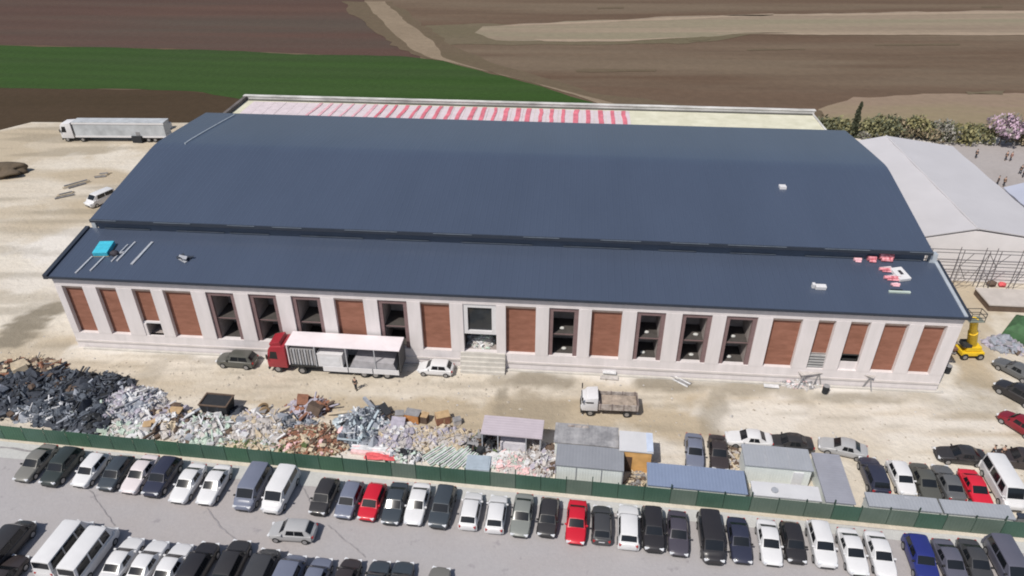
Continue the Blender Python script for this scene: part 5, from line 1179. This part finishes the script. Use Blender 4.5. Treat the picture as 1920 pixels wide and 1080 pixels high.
def person_proto():
    e = empty('person', (0, 0, 0))
    V = []; E_ = []; Rr = []
    def add(p, r, par=None):
        V.append(p); Rr.append(r)
        if par is not None: E_.append((par, len(V) - 1))
        return len(V) - 1
    hip = add((0, 0, .98), (.15, .11)); ch_ = add((0, .01, 1.22), (.155, .11), hip); sh = add((0, 0, 1.42), (.15, .10), ch_); nk = add((0, 0, 1.52), .055, sh); hd0 = add((.0, 0, 1.60), .078, nk); hd = add((.01, 0, 1.68), .092, hd0); add((.0, 0, 1.755), .07, hd)
    for s in (-1, 1):
        st = .12 * s
        kn = add((.03 + st * .6, .11 * s, .52), .062, None); th = add((.0, .10 * s, .86), .085, hip); E_.append((th, kn)); an = add((-.02 + st, .11 * s, .10), .042, kn); add((.15 + st, .12 * s, .05), .04, an)
        so_ = add((0, .19 * s, 1.41), .06, sh); el_ = add((-.03, .25 * s, 1.13), .043, so_); wr_ = add((.08, .25 * s, .90), .030, el_); pm = add((.11, .25 * s, .83), (.038, .022), wr_)
        for j, (dy, ln) in enumerate(((-.03, .07), (-.01, .082), (.01, .078), (.03, .062))):
            f1 = add((.125, .25 * s + dy, .80 - ln * .3), .0095, pm); add((.135, .25 * s + dy, .80 - ln), .008, f1)
        t1 = add((.15, .24 * s - .03 * s, .83), .010, pm); add((.165, .235 * s - .03 * s, .79), .0085, t1)
    skin_obj('body', V, E_, Rr, m_skin, e)
    # face
    b = MB(); b.box((.105, 0, 1.675), (.03, .025, .04), m_skin); b.box((.095, 0, 1.632), (.01, .045, .012), mat('lips', (.30, .12, .10), .6)); [b.box((.094, y, 1.70), (.012, .022, .012), m_black) for y in (-.033, .033)]; [b.box((0, y, 1.68), (.035, .02, .055), m_skin) for y in (-.095, .095)]; b.build('face', e)
    o = blob('hair', (-.012, 0, 1.735), (.21, .20, .14), m_hair, e, 1, 2, .05)
    Vj = [(0, 0, .95), (0, .01, 1.22), (0, 0, 1.43)]; Ej = [(0, 1), (1, 2)]; Rj = [(.175, .13), (.175, .13), (.16, .115)]
    for s in (-1, 1): k = len(Vj); Vj += [(0, .19 * s, 1.42), (-.03, .255 * s, 1.13), (.07, .255 * s, .93)]; Rj += [.078, .06, .048]; Ej += [(2, k), (k, k + 1), (k + 1, k + 2)]
    skin_obj('jacket', Vj, Ej, Rj, mat('jacket_dark', (.03, .03, .035), .8), e)
    Vj = [(0, 0, .99)]; Rj = [(.16, .12)]; Ej = []
    for s in (-1, 1): k = len(Vj); st = .12 * s; Vj += [(0, .10 * s, .86), (.03 + st * .6, .11 * s, .52), (-.02 + st, .11 * s, .13)]; Rj += [.10, .078, .06]; Ej += [(0, k), (k, k + 1), (k + 1, k + 2)]
    skin_obj('trousers', Vj, Ej, Rj, mat('trousers_dark', (.025, .027, .035), .85), e)
    for s in (-1, 1): b = MB(); b.box((.06 + .12 * s, .115 * s, .05), (.27, .10, .10), m_black); b.build('shoe', e, bevel=.03)
    return e
pp = None
for q, rz, lab, jc in (((668, 733), 80, 'person in dark clothes standing on the sand in front of the red lorry', None), ((1828, 298), 30, 'lone person in dark clothes near the tent roof edge', None), ((1884, 302), 200, 'left one of two people walking together upper right', None), ((1893, 303), 190, 'right one of two people walking together upper right', (.25, .12, .12)),
                       ((1911, 328), 90, 'upper person of the group at the right edge', None), ((1916, 334), 10, 'person in pale top of the group at the right edge', (.4, .4, .42)), ((1868, 349), 140, 'person in black beside the lavender tent corner', None), ((1880, 351), 20, 'person in brown beside the lavender tent corner', (.15, .10, .07)),
                       ((1855, 862), 120, 'person in dark clothes between the long black car and white van', None), ((1873, 863), 250, 'person in black standing at the rear of the tall white van', None), ((1704, 713), 60, 'person in dark clothes at the kerb below the right brick bays', None)):
    if pp is None: pp = person_proto(); o = pp
    else: o = copy_tree(pp)
    p = at(*q); o.location = (p.x, p.y, .14); o.rotation_euler = (0, 0, R(rz)); tag(o, lab, 'person', 'people on the site')
    if jc:
        for c in o.children:
            if c.name.startswith('jacket'): c.material_slots[0].link = 'OBJECT'; c.material_slots[0].material = mat('jacket_%d' % int(jc[0] * 100), jc, .8)
